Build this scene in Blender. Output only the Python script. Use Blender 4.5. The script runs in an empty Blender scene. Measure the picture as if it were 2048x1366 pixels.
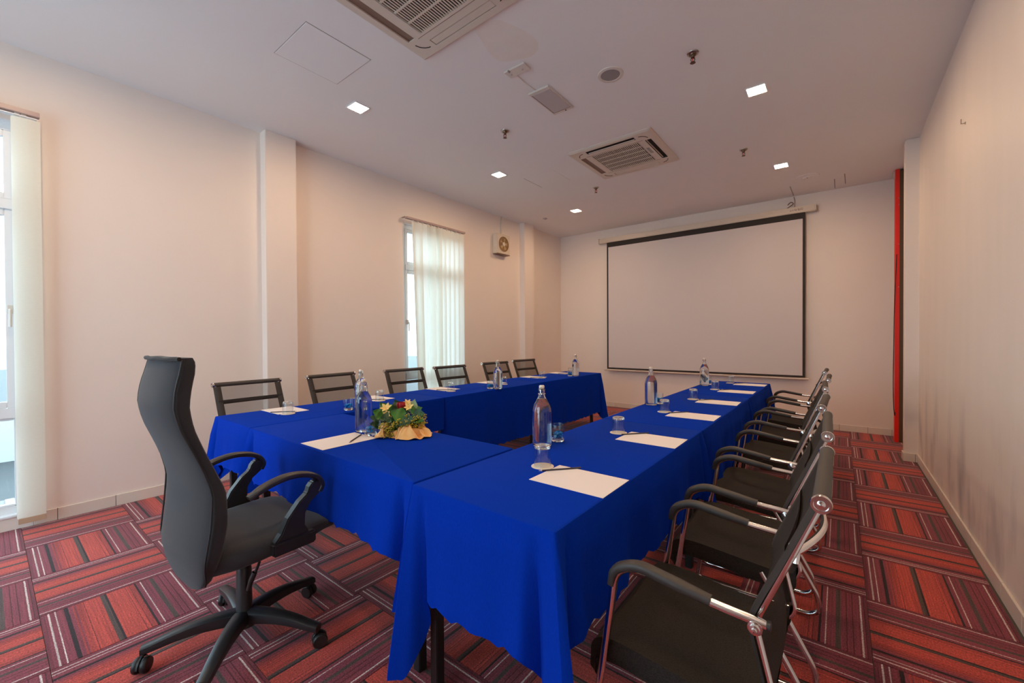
import bpy, bmesh, math, random
from mathutils import Vector, Matrix
random.seed(7)
sc = bpy.context.scene
C = sc.collection
PI = math.pi
R = math.radians

# ------------------------------------------------------------------ camera
yaw, pitch, roll = R(38.1907), R(-0.5522), R(-0.3031)
F = Vector((-math.sin(yaw)*math.cos(pitch), math.cos(yaw)*math.cos(pitch), math.sin(pitch)))
Rt = Vector((math.cos(yaw), math.sin(yaw), 0)); Up = Rt.cross(F)
Rx = Rt*math.cos(roll)+Up*math.sin(roll); Ux = Up*math.cos(roll)-Rt*math.sin(roll)
cam = bpy.data.cameras.new('camera'); co = bpy.data.objects.new('camera', cam); C.objects.link(co)
M = Matrix.Identity(4)
for i in range(3):
    M[i][0], M[i][1], M[i][2] = Rx[i], Ux[i], -F[i]
M[2][3] = 1.3088
co.matrix_world = M
cam.sensor_width = 36; cam.sensor_fit = 'HORIZONTAL'; cam.lens = 832.745/2048*36
cam.clip_start = 0.02; cam.clip_end = 200
sc.camera = co

# ------------------------------------------------------------------ sky, exposure
SKY = 5.2
LAMP = 268.0
w = bpy.data.worlds.new('overcast_sky'); sc.world = w; w.use_nodes = True
bg = w.node_tree.nodes['Background']
bg.inputs[0].default_value = (0.66, 0.87, 1.0, 1); bg.inputs[1].default_value = SKY
vs = sc.view_settings
vs.view_transform = 'Standard'; vs.look = 'None'; vs.exposure = 0.06; vs.gamma = 1.0; vs.use_curve_mapping = False
sc.cycles.max_bounces = 14; sc.cycles.diffuse_bounces = 6; sc.cycles.glossy_bounces = 8
sc.cycles.transmission_bounces = 12; sc.cycles.transparent_max_bounces = 16
sc.cycles.caustics_reflective = False; sc.cycles.caustics_refractive = False
sc.cycles.sample_clamp_indirect = 6.0

# ------------------------------------------------------------------ materials
def srgb(r, g, b):
    f = lambda c: c/12.92 if c <= .04045 else ((c+.055)/1.055)**2.4
    return (f(r/255), f(g/255), f(b/255), 1)
MATS = {}
class NT:
    def __init__(s, name):
        s.m = bpy.data.materials.new(name); s.m.use_nodes = True; s.t = s.m.node_tree; s.n = s.t.nodes; s.l = s.t.links
        s.b = s.n['Principled BSDF']; s.out = s.n['Material Output']
    def new(s, k, **kw):
        n = s.n.new(k)
        for a, v in kw.items(): setattr(n, a, v)
        return n
    def link(s, a, b): s.l.new(a, b)
def pbr(name, col, rough=.5, metal=0, var=.0, vscale=20, bump=0, bscale=60, sheen=0, spec=.5, stretch=None, emit=None):
    k = NT(name); b = k.b
    b.inputs['Base Color'].default_value = col; b.inputs['Roughness'].default_value = rough; b.inputs['Metallic'].default_value = metal
    b.inputs['Specular IOR Level'].default_value = spec
    if sheen: b.inputs['Sheen Weight'].default_value = sheen
    tc = k.new('ShaderNodeTexCoord')
    src = tc.outputs['Object']
    if stretch:
        mp = k.new('ShaderNodeMapping'); mp.inputs['Scale'].default_value = stretch; k.link(src, mp.inputs['Vector']); src = mp.outputs['Vector']
    n = k.new('ShaderNodeTexNoise'); n.inputs['Scale'].default_value = vscale; n.inputs['Detail'].default_value = 4; k.link(src, n.inputs['Vector'])
    if var:
        mx = k.new('ShaderNodeMix', data_type='RGBA')
        mx.inputs[6].default_value = tuple(c*(1-var) for c in col[:3])+(1,); mx.inputs[7].default_value = tuple(min(1, c*(1+var)) for c in col[:3])+(1,)
        k.link(n.outputs['Fac'], mx.inputs[0]); k.link(mx.outputs[2], b.inputs['Base Color'])
    if bump:
        n2 = k.new('ShaderNodeTexNoise'); n2.inputs['Scale'].default_value = bscale; n2.inputs['Detail'].default_value = 3; k.link(src, n2.inputs['Vector'])
        bp = k.new('ShaderNodeBump'); bp.inputs['Strength'].default_value = bump; bp.inputs['Distance'].default_value = .003
        k.link(n2.outputs['Fac'], bp.inputs['Height']); k.link(bp.outputs['Normal'], b.inputs['Normal'])
    if emit:
        b.inputs['Emission Color'].default_value = emit[0]; b.inputs['Emission Strength'].default_value = emit[1]
    MATS[name] = k.m
    return k.m
WALL = pbr('wall_paint', (.83, .735, .665, 1), .55, var=.03, vscale=1.6, bump=.08, bscale=140, spec=.35)
WALLR = pbr('wall_paint_scuffed', (.83, .745, .68, 1), .5, var=.05, vscale=2.2, bump=.08, bscale=140, spec=.35, stretch=(1, 2.5, .5))
CEIL = pbr('ceiling_paint', (.80, .795, .785, 1), .8, var=.02, vscale=1.2, bump=.04, bscale=90, spec=.2)
PATCH = pbr('ceiling_filler', (.78, .745, .69, 1), .85, var=.05, vscale=9, bump=.6, bscale=26, spec=.2)
SKIRT = pbr('glazed_skirting_tile', (.74, .66, .58, 1), .3, var=.05, vscale=3)
GROUT = pbr('grout', (.12, .10, .09, 1), .9)
WHITE = pbr('white_aluminium', (.78, .80, .82, 1), .35, var=.02)
PLASTIC = pbr('white_plastic', (.66, .61, .55, 1), .4, var=.02)
IVORY = pbr('ivory_plastic', (.62, .54, .46, 1), .4, var=.03)
GREYP = pbr('grey_plastic', (.28, .26, .25, 1), .5, var=.05)
BROWNV = pbr('brown_louvre_plastic', (.20, .12, .085, 1), .5, var=.08)
DARK = pbr('dark_void', (.015, .012, .010, 1), .8)
BLACKP = pbr('black_plastic', (.018, .018, .020, 1), .38, var=.2, bump=.08, bscale=300)
PAD = pbr('armrest_rubber', (.040, .033, .029, 1), .5, var=.15, bump=.1, bscale=300)
CHROME = pbr('chrome', (.80, .78, .76, 1), .14, 1, var=.05, vscale=12)
STEEL = pbr('dull_steel', (.42, .38, .34, 1), .35, 1, var=.1)
BLACKM = pbr('black_steel', (.010, .010, .011, 1), .45, var=.2)
FABRIC = pbr('charcoal_fabric', (.028, .029, .034, 1), .92, var=.22, vscale=220, bump=.25, bscale=500, sheen=.2, spec=.2)
FABRIC2 = pbr('charcoal_side_fabric', (.026, .023, .023, 1), .92, var=.22, vscale=220, bump=.25, bscale=500, sheen=.15, spec=.2)
PIPING = pbr('black_piping', (.012, .011, .011, 1), .6)
PAPER = pbr('paper', (.80, .74, .72, 1), .8, var=.01)
CARD = pbr('coaster_card', (.80, .70, .58, 1), .75, var=.04, vscale=60)
PENCIL = pbr('dark_pencil', (.035, .028, .035, 1), .4)
PTIP = pbr('pencil_tip', (.55, .50, .55, 1), .5)
RED = pbr('red_enamel', (.80, .014, .004, 1), .4, var=.05)
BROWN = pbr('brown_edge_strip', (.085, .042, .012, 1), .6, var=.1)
SCREEN = pbr('screen_vinyl', (.66, .60, .585, 1), .75, var=.015, vscale=1.2)
BORDER = pbr('screen_black_border', (.022, .014, .011, 1), .7)
CASE = pbr('screen_casing', (.66, .56, .46, 1), .4, var=.02)
PRINT = pbr('faded_print', (.30, .20, .15, 1), .7)
FANW = pbr('fan_plastic', (.70, .60, .48, 1), .4, var=.03)
FANBL = pbr('fan_blade_plastic', (.46, .31, .15, 1), .5, var=.1)
FANB = pbr('fan_brown', (.26, .14, .05, 1), .5, var=.25, vscale=40)
LENS = pbr('frosted_lens', (.46, .43, .43, 1), .3, var=.03)
LAMPM = pbr('lamp_diffuser', (1, .9, .75, 1), .5, emit=((1.0, .68, .41, 1), LAMP))
LEAF = pbr('leaf_green', (.035, .17, .014, 1), .42, var=.35, vscale=18)
LEAFD = pbr('leaf_dark', (.012, .065, .022, 1), .4, var=.35, vscale=18)
LEAFL = pbr('leaf_pale', (.30, .42, .20, 1), .5, var=.25, vscale=25)
ROSE = pbr('rose_red', (.40, .006, .012, 1), .5, var=.3, vscale=40)
PETAL = pbr('cream_petal', (.78, .55, .17, 1), .55, var=.2, vscale=30)
MIMOSA = pbr('yellow_filler', (.52, .40, .02, 1), .6, var=.4, vscale=60)
NAPKIN = pbr('peach_napkin', (.86, .50, .18, 1), .8, var=.12, vscale=10, bump=.15, bscale=300, sheen=.2)
CANDY = pbr('blue_candy', (.004, .22, .62, 1), .15, var=.35, vscale=90)
EXT = pbr('outside_paving', (.070, .078, .080, 1), .6, var=.2, vscale=3)
EXTW = pbr('outside_white_wall', (.80, .82, .84, 1), .8, var=.04)
BRASS = pbr('sprinkler_metal', (.16, .10, .07, 1), .35, 1, var=.2)

def cloth_mat():
    k = NT('blue_cloth'); b = k.b
    tc = k.new('ShaderNodeTexCoord')
    mp = k.new('ShaderNodeMapping'); mp.inputs['Scale'].default_value = (1, 1, .25); k.link(tc.outputs['Object'], mp.inputs['Vector'])
    n = k.new('ShaderNodeTexNoise'); n.inputs['Scale'].default_value = 320; n.inputs['Detail'].default_value = 3; k.link(mp.outputs['Vector'], n.inputs['Vector'])
    mx = k.new('ShaderNodeMix', data_type='RGBA')
    mx.inputs[6].default_value = (.0008, .020, .27, 1); mx.inputs[7].default_value = (.0014, .038, .42, 1)
    k.link(n.outputs['Fac'], mx.inputs[0]); k.link(mx.outputs[2], b.inputs['Base Color'])
    b.inputs['Roughness'].default_value = .85; b.inputs['Specular IOR Level'].default_value = .03
    b.inputs['Sheen Weight'].default_value = .03; b.inputs['Sheen Tint'].default_value = (.1, .35, 1, 1)
    n2 = k.new('ShaderNodeTexNoise'); n2.inputs['Scale'].default_value = 7; n2.inputs['Detail'].default_value = 2; k.link(tc.outputs['Object'], n2.inputs['Vector'])
    bp = k.new('ShaderNodeBump'); bp.inputs['Strength'].default_value = .25; bp.inputs['Distance'].default_value = .012
    k.link(n2.outputs['Fac'], bp.inputs['Height']); 
    bp2 = k.new('ShaderNodeBump'); bp2.inputs['Strength'].default_value = .25; bp2.inputs['Distance'].default_value = .001
    k.link(n.outputs['Fac'], bp2.inputs['Height']); k.link(bp.outputs['Normal'], bp2.inputs['Normal']); k.link(bp2.outputs['Normal'], b.inputs['Normal'])
    return k.m
CLOTH = cloth_mat()

def glass_mat(name, ior=1.48, col=(1, 1, 1, 1), rough=0.0):
    k = NT(name); k.n.remove(k.b)
    g = k.new('ShaderNodeBsdfGlass'); g.inputs['IOR'].default_value = ior; g.inputs['Color'].default_value = col; g.inputs['Roughness'].default_value = rough
    tc = k.new('ShaderNodeTexCoord'); n = k.new('ShaderNodeTexNoise'); n.inputs['Scale'].default_value = 14
    k.link(tc.outputs['Object'], n.inputs['Vector'])
    bp = k.new('ShaderNodeBump'); bp.inputs['Strength'].default_value = .06; bp.inputs['Distance'].default_value = .004
    k.link(n.outputs['Fac'], bp.inputs['Height']); k.link(bp.outputs['Normal'], g.inputs['Normal'])
    k.link(g.outputs[0], k.out.inputs['Surface'])
    return k.m
GLASS = glass_mat('clear_glass', 1.45, (.97, .98, .98, 1))
def thin_glass():
    k = NT('thin_clear_glass'); k.n.remove(k.b)
    t = k.new('ShaderNodeBsdfTransparent'); t.inputs[0].default_value = (.955, .965, .965, 1)
    g = k.new('ShaderNodeBsdfGlossy'); g.inputs['Roughness'].default_value = .04; g.inputs[0].default_value = (.95, .95, .95, 1)
    lw = k.new('ShaderNodeLayerWeight'); lw.inputs['Blend'].default_value = .5; pw = k.new('ShaderNodeMath', operation='POWER'); pw.inputs[1].default_value = 4; k.link(lw.outputs['Facing'], pw.inputs[0]); fr = k.new('ShaderNodeMath', operation='MULTIPLY_ADD'); fr.inputs[1].default_value = .6; fr.inputs[2].default_value = .035; k.link(pw.outputs[0], fr.inputs[0])
    n = k.new('ShaderNodeTexNoise'); n.inputs['Scale'].default_value = 30
    bp = k.new('ShaderNodeBump'); bp.inputs['Strength'].default_value = .08; bp.inputs['Distance'].default_value = .002; k.link(n.outputs['Fac'], bp.inputs['Height']); k.link(bp.outputs['Normal'], g.inputs['Normal'])
    m = k.new('ShaderNodeMixShader'); k.link(fr.outputs[0], m.inputs[0]); k.link(t.outputs[0], m.inputs[1]); k.link(g.outputs[0], m.inputs[2])
    k.link(m.outputs[0], k.out.inputs['Surface'])
    return k.m
TGLASS = thin_glass()
WATER = glass_mat('water', 1.33, (.97, .98, 1, 1))
def pane_mat():
    k = NT('window_glass'); k.n.remove(k.b)
    t = k.new('ShaderNodeBsdfTransparent'); t.inputs[0].default_value = (.93, .96, .97, 1)
    g = k.new('ShaderNodeBsdfGlossy'); g.inputs['Roughness'].default_value = .03
    lw = k.new('ShaderNodeLayerWeight'); lw.inputs['Blend'].default_value = .5; pw = k.new('ShaderNodeMath', operation='POWER'); pw.inputs[1].default_value = 5; k.link(lw.outputs['Facing'], pw.inputs[0]); fr = k.new('ShaderNodeMath', operation='MULTIPLY_ADD'); fr.inputs[1].default_value = .85; fr.inputs[2].default_value = .03; k.link(pw.outputs[0], fr.inputs[0])
    n = k.new('ShaderNodeTexNoise'); n.inputs['Scale'].default_value = 3
    m = k.new('ShaderNodeMixShader'); k.link(fr.outputs[0], m.inputs[0]); k.link(t.outputs[0], m.inputs[1]); k.link(g.outputs[0], m.inputs[2])
    k.link(m.outputs[0], k.out.inputs['Surface'])
    return k.m
PANE = pane_mat()
def vane_mat():
    k = NT('cream_blind_fabric'); k.n.remove(k.b)
    d = k.new('ShaderNodeBsdfDiffuse'); tr = k.new('ShaderNodeBsdfTranslucent')
    tc = k.new('ShaderNodeTexCoord'); mp = k.new('ShaderNodeMapping'); mp.inputs['Scale'].default_value = (60, 60, 240); k.link(tc.outputs['Object'], mp.inputs['Vector'])
    n = k.new('ShaderNodeTexNoise'); n.inputs['Scale'].default_value = 1; k.link(mp.outputs['Vector'], n.inputs['Vector'])
    mx = k.new('ShaderNodeMix', data_type='RGBA'); mx.inputs[6].default_value = (.87, .86, .77, 1); mx.inputs[7].default_value = (.92, .91, .84, 1)
    k.link(n.outputs['Fac'], mx.inputs[0]); k.link(mx.outputs[2], d.inputs[0]); k.link(mx.outputs[2], tr.inputs[0])
    m = k.new('ShaderNodeMixShader'); m.inputs[0].default_value = .42; k.link(d.outputs[0], m.inputs[1]); k.link(tr.outputs[0], m.inputs[2])
    k.link(m.outputs[0], k.out.inputs['Surface'])
    return k.m
VANE = vane_mat()
def net_mat(name, open_):
    k = NT(name); b = k.b
    b.inputs['Base Color'].default_value = (.035, .026, .020, 1); b.inputs['Roughness'].default_value = .75; b.inputs['Specular IOR Level'].default_value = .3
    tc = k.new('ShaderNodeTexCoord')
    v = k.new('ShaderNodeTexVoronoi'); v.inputs['Scale'].default_value = 260; k.link(tc.outputs['Object'], v.inputs['Vector'])
    mx = k.new('ShaderNodeMix', data_type='RGBA'); mx.inputs[6].default_value = (.030, .022, .016, 1); mx.inputs[7].default_value = (.008, .006, .0045, 1)
    k.link(v.outputs['Distance'], mx.inputs[0]); k.link(mx.outputs[2], b.inputs['Base Color'])
    bp = k.new('ShaderNodeBump'); bp.inputs['Strength'].default_value = .5; bp.inputs['Distance'].default_value = .002
    k.link(v.outputs['Distance'], bp.inputs['Height']); k.link(bp.outputs['Normal'], b.inputs['Normal'])
    if open_:
        t = k.new('ShaderNodeBsdfTransparent')
        lw = k.new('ShaderNodeLayerWeight'); lw.inputs['Blend'].default_value = .35
        mr = k.new('ShaderNodeMapRange'); mr.inputs['From Min'].default_value = 0; mr.inputs['From Max'].default_value = .75
        mr.inputs['To Min'].default_value = 1-open_; mr.inputs['To Max'].default_value = 1
        k.link(lw.outputs['Facing'], mr.inputs['Value'])
        m = k.new('ShaderNodeMixShader'); k.link(mr.outputs[0], m.inputs[0]); k.link(t.outputs[0], m.inputs[1]); k.link(b.outputs[0], m.inputs[2])
        k.link(m.outputs[0], k.out.inputs['Surface'])
    return k.m
NET = net_mat('see_through_net', .58)
NETS = net_mat('black_seat_net', 0)
BAND = pbr('black_net_band', (.030, .024, .021, 1), .7, var=.2, vscale=200)
ROLL = pbr('grey_net_roll', (.060, .050, .043, 1), .7, var=.25, vscale=400, bump=.2, bscale=600)

PITCH = .5125
def carpet_mat():
    k = NT('striped_carpet'); b = k.b
    tc = k.new('ShaderNodeTexCoord'); sp = k.new('ShaderNodeSeparateXYZ'); k.link(tc.outputs['Object'], sp.inputs[0])
    wob = k.new('ShaderNodeTexNoise'); wob.inputs['Scale'].default_value = 300; wob.inputs['Detail'].default_value = 1; k.link(tc.outputs['Object'], wob.inputs['Vector'])
    wm = k.new('ShaderNodeMath', operation='MULTIPLY_ADD'); wm.inputs[1].default_value = .006; k.link(wob.outputs['Fac'], wm.inputs[0]); k.link(sp.outputs['Y'], wm.inputs[2])
    mr = k.new('ShaderNodeMapRange'); mr.inputs['From Min'].default_value = -PITCH/2+.003; mr.inputs['From Max'].default_value = PITCH/2+.003
    k.link(wm.outputs[0], mr.inputs['Value'])
    salmon = (.46, .060, .042, 1); rust = (.34, .043, .034, 1); mar = (.215, .036, .052, 1); mar2 = (.16, .026, .038, 1)
    dark = (.020, .007, .008, 1); grey = (.075, .046, .038, 1); white = (.62, .50, .46, 1); thin = (.085, .010, .015, 1)
    S = [(0, mar2), (.026, mar), (.046, white), (.055, mar), (.088, white), (.0965, mar), (.145, dark), (.172, mar), (.20, rust), (.212, mar),
         (.225, rust), (.262, salmon), (.274, thin), (.281, salmon), (.36, rust), (.375, salmon), (.392, grey), (.424, dark), (.440, salmon), (.575, thin),
         (.582, salmon), (.606, thin), (.613, rust), (.648, dark), (.664, mar), (.692, white), (.700, mar), (.765, grey), (.80, mar),
         (.838, thin), (.846, mar)]
    S2 = [(0, None), (.880, thin), (.888, mar), (.938, white), (.950, mar), (.968, thin), (.976, mar2)]
    def ramp(st):
        r = k.new('ShaderNodeValToRGB'); r.color_ramp.interpolation = 'CONSTANT'; e = r.color_ramp.elements
        e[0].position = st[0][0]; e[0].color = st[0][1]; e[1].position = st[1][0]; e[1].color = st[1][1]
        for p, c in st[2:]:
            q = e.new(p); q.color = c
        k.link(mr.outputs[0], r.inputs[0]); return r
    r1 = ramp(S); r2 = ramp([(0, mar)]+S2[1:])
    gt = k.new('ShaderNodeMath', operation='GREATER_THAN'); gt.inputs[1].default_value = .865; k.link(mr.outputs[0], gt.inputs[0])
    mx = k.new('ShaderNodeMix', data_type='RGBA'); k.link(gt.outputs[0], mx.inputs[0]); k.link(r1.outputs[0], mx.inputs[6]); k.link(r2.outputs[0], mx.inputs[7])
    n = k.new('ShaderNodeTexNoise'); n.inputs['Scale'].default_value = 170; n.inputs['Detail'].default_value = 4; k.link(tc.outputs['Object'], n.inputs['Vector'])
    r3 = k.new('ShaderNodeMapRange'); r3.inputs['From Min'].default_value = .3; r3.inputs['From Max'].default_value = .7; r3.inputs['To Min'].default_value = .52; r3.inputs['To Max'].default_value = 1.65
    k.link(n.outputs['Fac'], r3.inputs['Value'])
    mp = k.new('ShaderNodeMapping'); mp.inputs['Scale'].default_value = (3, 160, 1); k.link(tc.outputs['Object'], mp.inputs['Vector'])
    n3 = k.new('ShaderNodeTexNoise'); n3.inputs['Scale'].default_value = 1; n3.inputs['Detail'].default_value = 2; k.link(mp.outputs['Vector'], n3.inputs['Vector'])
    r4 = k.new('ShaderNodeMapRange'); r4.inputs['From Min'].default_value = .3; r4.inputs['From Max'].default_value = .7; r4.inputs['To Min'].default_value = .72; r4.inputs['To Max'].default_value = 1.22
    k.link(n3.outputs['Fac'], r4.inputs['Value'])
    mm = k.new('ShaderNodeMath', operation='MULTIPLY'); k.link(r3.outputs[0], mm.inputs[0]); k.link(r4.outputs[0], mm.inputs[1])
    vm = k.new('ShaderNodeVectorMath', operation='SCALE'); k.link(mx.outputs[2], vm.inputs[0]); k.link(mm.outputs[0], vm.inputs['Scale'])
    k.link(vm.outputs[0], b.inputs['Base Color'])
    b.inputs['Roughness'].default_value = .95; b.inputs['Specular IOR Level'].default_value = .1
    b.inputs['Sheen Weight'].default_value = .2; b.inputs['Sheen Roughness'].default_value = .5
    bp = k.new('ShaderNodeBump'); bp.inputs['Strength'].default_value = .6; bp.inputs['Distance'].default_value = .003
    k.link(n.outputs['Fac'], bp.inputs['Height']); k.link(bp.outputs['Normal'], b.inputs['Normal'])
    return k.m
CARPET = carpet_mat()

# ------------------------------------------------------------------ mesh helpers
class MB:
    def __init__(s): s.v = []; s.f = []
    def add(s, vs, fs):
        o = len(s.v); s.v += [tuple(p) for p in vs]; s.f += [tuple(i+o for i in q) for q in fs]; return s
    def box(s, x0, x1, y0, y1, z0, z1):
        return s.add([(x0, y0, z0), (x1, y0, z0), (x1, y1, z0), (x0, y1, z0), (x0, y0, z1), (x1, y0, z1), (x1, y1, z1), (x0, y1, z1)],
                     [(0, 3, 2, 1), (4, 5, 6, 7), (0, 1, 5, 4), (1, 2, 6, 5), (2, 3, 7, 6), (3, 0, 4, 7)])
    def grid(s, fn, nu, nv, cu=False, cv=False):
        o = len(s.v)
        for i in range(nu):
            for j in range(nv): s.v.append(tuple(fn(i, j)))
        for i in range(nu if cu else nu-1):
            for j in range(nv if cv else nv-1):
                a, b_ = i, (i+1) % nu; c, d = j, (j+1) % nv
                s.f.append((o+a*nv+c, o+b_*nv+c, o+b_*nv+d, o+a*nv+d))
        return s
    def lathe(s, prof, n=24, o=(0, 0, 0), axis='z', cap0=True, cap1=True):
        def P(r, h, a):
            x, y = r*math.cos(a), r*math.sin(a)
            return {'z': (o[0]+x, o[1]+y, o[2]+h), 'x': (o[0]+h, o[1]+x, o[2]+y), 'y': (o[0]+y, o[1]+h, o[2]+x)}[axis]
        b0 = len(s.v); m = len(prof)
        s.grid(lambda i, j: P(prof[j][0], prof[j][1], 2*PI*i/n), n, m, cu=True)
        if cap0 and prof[0][0] > 1e-6: s.f.append(tuple(b0+i*m for i in range(n))[::-1])
        if cap1 and prof[-1][0] > 1e-6: s.f.append(tuple(b0+i*m+m-1 for i in range(n)))
        return s
    def sweep(s, pts, sec, up=(0, 0, 1), closed=False, scale=None):
        pts = [Vector(p) for p in pts]; n = len(pts); up = Vector(up); rows = []
        prev = None
        for i, p in enumerate(pts):
            a = pts[(i-1) % n] if (closed or i > 0) else p; b_ = pts[(i+1) % n] if (closed or i < n-1) else p
            t = (b_-a).normalized()
            if prev is None:
                sd = t.cross(up)
                if sd.length < 1e-4: sd = t.cross(Vector((1, 0, 0)))
                if sd.length < 1e-4: sd = t.cross(Vector((0, 1, 0)))
                sd.normalize()
            else:
                sd = prev-t*prev.dot(t); sd.normalize()
            prev = sd; nn = sd.cross(t)
            k = scale(i/(n-1)) if scale else 1
            rows.append([p+sd*a_*k+nn*b2*k for a_, b2 in sec])
        m = len(sec); o = len(s.v)
        s.grid(lambda i, j: rows[i][j], n, m, cu=closed, cv=True)
        if not closed:
            s.f.append(tuple(o+j for j in range(m))); s.f.append(tuple(o+(n-1)*m+j for j in range(m))[::-1])
        return s
    def tube(s, pts, r, n=10, closed=False, up=(0, 0, 1), scale=None):
        return s.sweep(pts, [(r*math.cos(2*PI*k/n), r*math.sin(2*PI*k/n)) for k in range(n)], up, closed, scale)
    def ball(s, c, rx, ry=None, rz=None, n=10, m=7):
        ry = ry or rx; rz = rz or rx
        return s.grid(lambda i, j: (c[0]+rx*math.sin(PI*(j+.001)/(m-1+.002))*math.cos(2*PI*i/n), c[1]+ry*math.sin(PI*(j+.001)/(m-1+.002))*math.sin(2*PI*i/n), c[2]-rz*math.cos(PI*j/(m-1))), n, m, cu=True)
    def extrude(s, poly, axis, a, b_):
        def P(u, v, h): return {'x': (h, u, v), 'y': (u, h, v), 'z': (u, v, h)}[axis]
        n = len(poly); o = len(s.v)
        s.v += [P(u, v, a) for u, v in poly]+[P(u, v, b_) for u, v in poly]
        s.f += [tuple(o+i for i in range(n))[::-1], tuple(o+n+i for i in range(n))]
        s.f += [(o+i, o+(i+1) % n, o+n+(i+1) % n, o+n+i) for i in range(n)]
        return s
    def build(s, name, mat, parent=None, smooth=False, bevel=0, seg=2, loc=None):
        me = bpy.data.meshes.new(name); me.from_pydata(s.v, [], s.f)
        bm = bmesh.new(); bm.from_mesh(me)
        bmesh.ops.recalc_face_normals(bm, faces=bm.faces)
        if bevel:
            bmesh.ops.bevel(bm, geom=[e for e in bm.edges if len(e.link_faces) == 2 and e.calc_face_angle(0) > .6], offset=bevel, segments=seg, affect='EDGES', clamp_overlap=True)
        bm.to_mesh(me); bm.free()
        if smooth:
            me.polygons.foreach_set('use_smooth', [True]*len(me.polygons))
            me.set_sharp_from_angle(angle=R(40))
        me.materials.append(mat)
        o = bpy.data.objects.new(name, me); C.objects.link(o)
        if parent: o.parent = parent
        if loc: o.location = loc
        return o
def box(x0, x1, y0, y1, z0, z1): return MB().box(x0, x1, y0, y1, z0, z1)
def fillet(pts, rad, n=6):
    pts = [Vector(p) for p in pts]; out = [pts[0]]
    for i in range(1, len(pts)-1):
        p, a, b_ = pts[i], pts[i-1], pts[i+1]
        r = rad[i] if isinstance(rad, (list, tuple)) else rad
        d = min(r, (a-p).length*.49, (b_-p).length*.49)
        A = p+(a-p).normalized()*d; B = p+(b_-p).normalized()*d
        for k in range(n+1):
            t = k/n; out.append(A*(1-t)**2+p*2*t*(1-t)+B*t*t)
    out.append(pts[-1]); return out
def spline(pts, n=6):
    pts = [Vector(p) for p in pts]; out = []
    for i in range(len(pts)-1):
        p0 = pts[max(i-1, 0)]; p1 = pts[i]; p2 = pts[i+1]; p3 = pts[min(i+2, len(pts)-1)]
        for k in range(n):
            t = k/n
            out.append(.5*((2*p1)+(p2-p0)*t+(2*p0-5*p1+4*p2-p3)*t*t+(3*p1-p0-3*p2+p3)*t**3))
    out.append(pts[-1]); return out
def interp(tab, x):
    if x <= tab[0][0]: return tab[0][1]
    for (a, u), (b_, v) in zip(tab, tab[1:]):
        if x <= b_:
            t = (x-a)/(b_-a); t = t*t*(3-2*t) if False else t
            return u+(v-u)*t
    return tab[-1][1]
def tag(o, label, cat, group=None, kind=None):
    o['label'] = label; o['category'] = cat
    if group: o['group'] = group
    if kind: o['kind'] = kind
    return o
def thing(name, label, cat, loc=(0, 0, 0), rz=0, group=None):
    o = bpy.data.objects.new(name, None); C.objects.link(o); o.location = loc; o.rotation_euler = (0, 0, rz); o.empty_display_size = .05
    return tag(o, label, cat, group)
def struct(o): o['kind'] = 'structure'; return o
def sroot(name, loc=(0, 0, 0)):
    o = bpy.data.objects.new(name, None); C.objects.link(o); o.location = loc; o['kind'] = 'structure'; return o
def dup(root, loc, rz, label, group=None):
    r = root.copy(); C.objects.link(r); r.location = loc; r.rotation_euler = (0, 0, rz); r['label'] = label
    if group: r['group'] = group
    for ch in list(root.children):
        c = ch.copy(); C.objects.link(c); c.parent = r
        for g in list(ch.children):
            d = g.copy(); C.objects.link(d); d.parent = c
    return r

# ------------------------------------------------------------------ room shell
XL, XR, Y0, Y1, ZC = -4.48, .64, -2.3, 7.315, 3.337
TH = .16
fl = struct(box(XL-TH, XR+TH, Y0-TH, Y1+TH, -.16, -.008).build('floor', GROUT))
x0t, y0t = .108-PITCH*9, .152-PITCH*5
tile_cache = {}
for i in range(11):
    for j in range(19):
        a0, a1 = x0t+i*PITCH, x0t+(i+1)*PITCH; b0, b1 = y0t+j*PITCH, y0t+(j+1)*PITCH
        cx, cy = (a0+a1)/2, (b0+b1)/2
        c0, c1, d0, d1 = max(a0, XL), min(a1, XR), max(b0, Y0), min(b1, Y1)
        if c1-c0 < .03 or d1-d0 < .03: continue
        rot = (i-3+j-5) % 2
        q = (c0-cx, c1-cx, d0-cy, d1-cy)
        if rot: q = (-q[3], -q[2], q[0], q[1])          # rotated by -90 degrees: local x = -world y, local y = world x
        g = .0008
        key = tuple(round(v, 3) for v in q)
        if key not in tile_cache:
            o = MB().box(q[0]+g, q[1]-g, q[2]+g, q[3]-g, -.0079, 0).build('carpet_tile', CARPET, fl, bevel=.0012, seg=1)
            tile_cache[key] = o.data
        else:
            o = bpy.data.objects.new('carpet_tile', tile_cache[key]); C.objects.link(o); o.parent = fl
        o.location = (cx, cy, 0); o.rotation_euler = (0, 0, -PI/2 if rot else 0)
struct(box(XL-TH, XR+TH, Y0-TH, Y1+TH, ZC, ZC+.15).build('ceiling', CEIL))
def wall_x(name, x0, x1, ya, yb, holes, mat):
    m = MB(); ys = sorted({ya, yb}|{h[0] for h in holes}|{h[1] for h in holes})
    for a, b_ in zip(ys, ys[1:]):
        hs = [h for h in holes if h[0] <= a+1e-6 and h[1] >= b_-1e-6]
        if not hs: m.box(x0, x1, a, b_, -.008, ZC)
        else:
            m.box(x0, x1, a, b_, -.008, hs[0][2]); m.box(x0, x1, a, b_, hs[0][3], ZC)
    return struct(m.build(name, mat))
W1 = (-1.00, .205, .09, 2.82); W2 = (3.41, 4.50, .09, 2.82)
wl = wall_x('wall_left', XL-TH, XL, Y0-TH, Y1+TH, [W1, W2], WALL)
box(XL-.02, -4.3685, 1.708, 2.001, 0, ZC).build('pillar', WALL, wl, bevel=.004)
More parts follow.
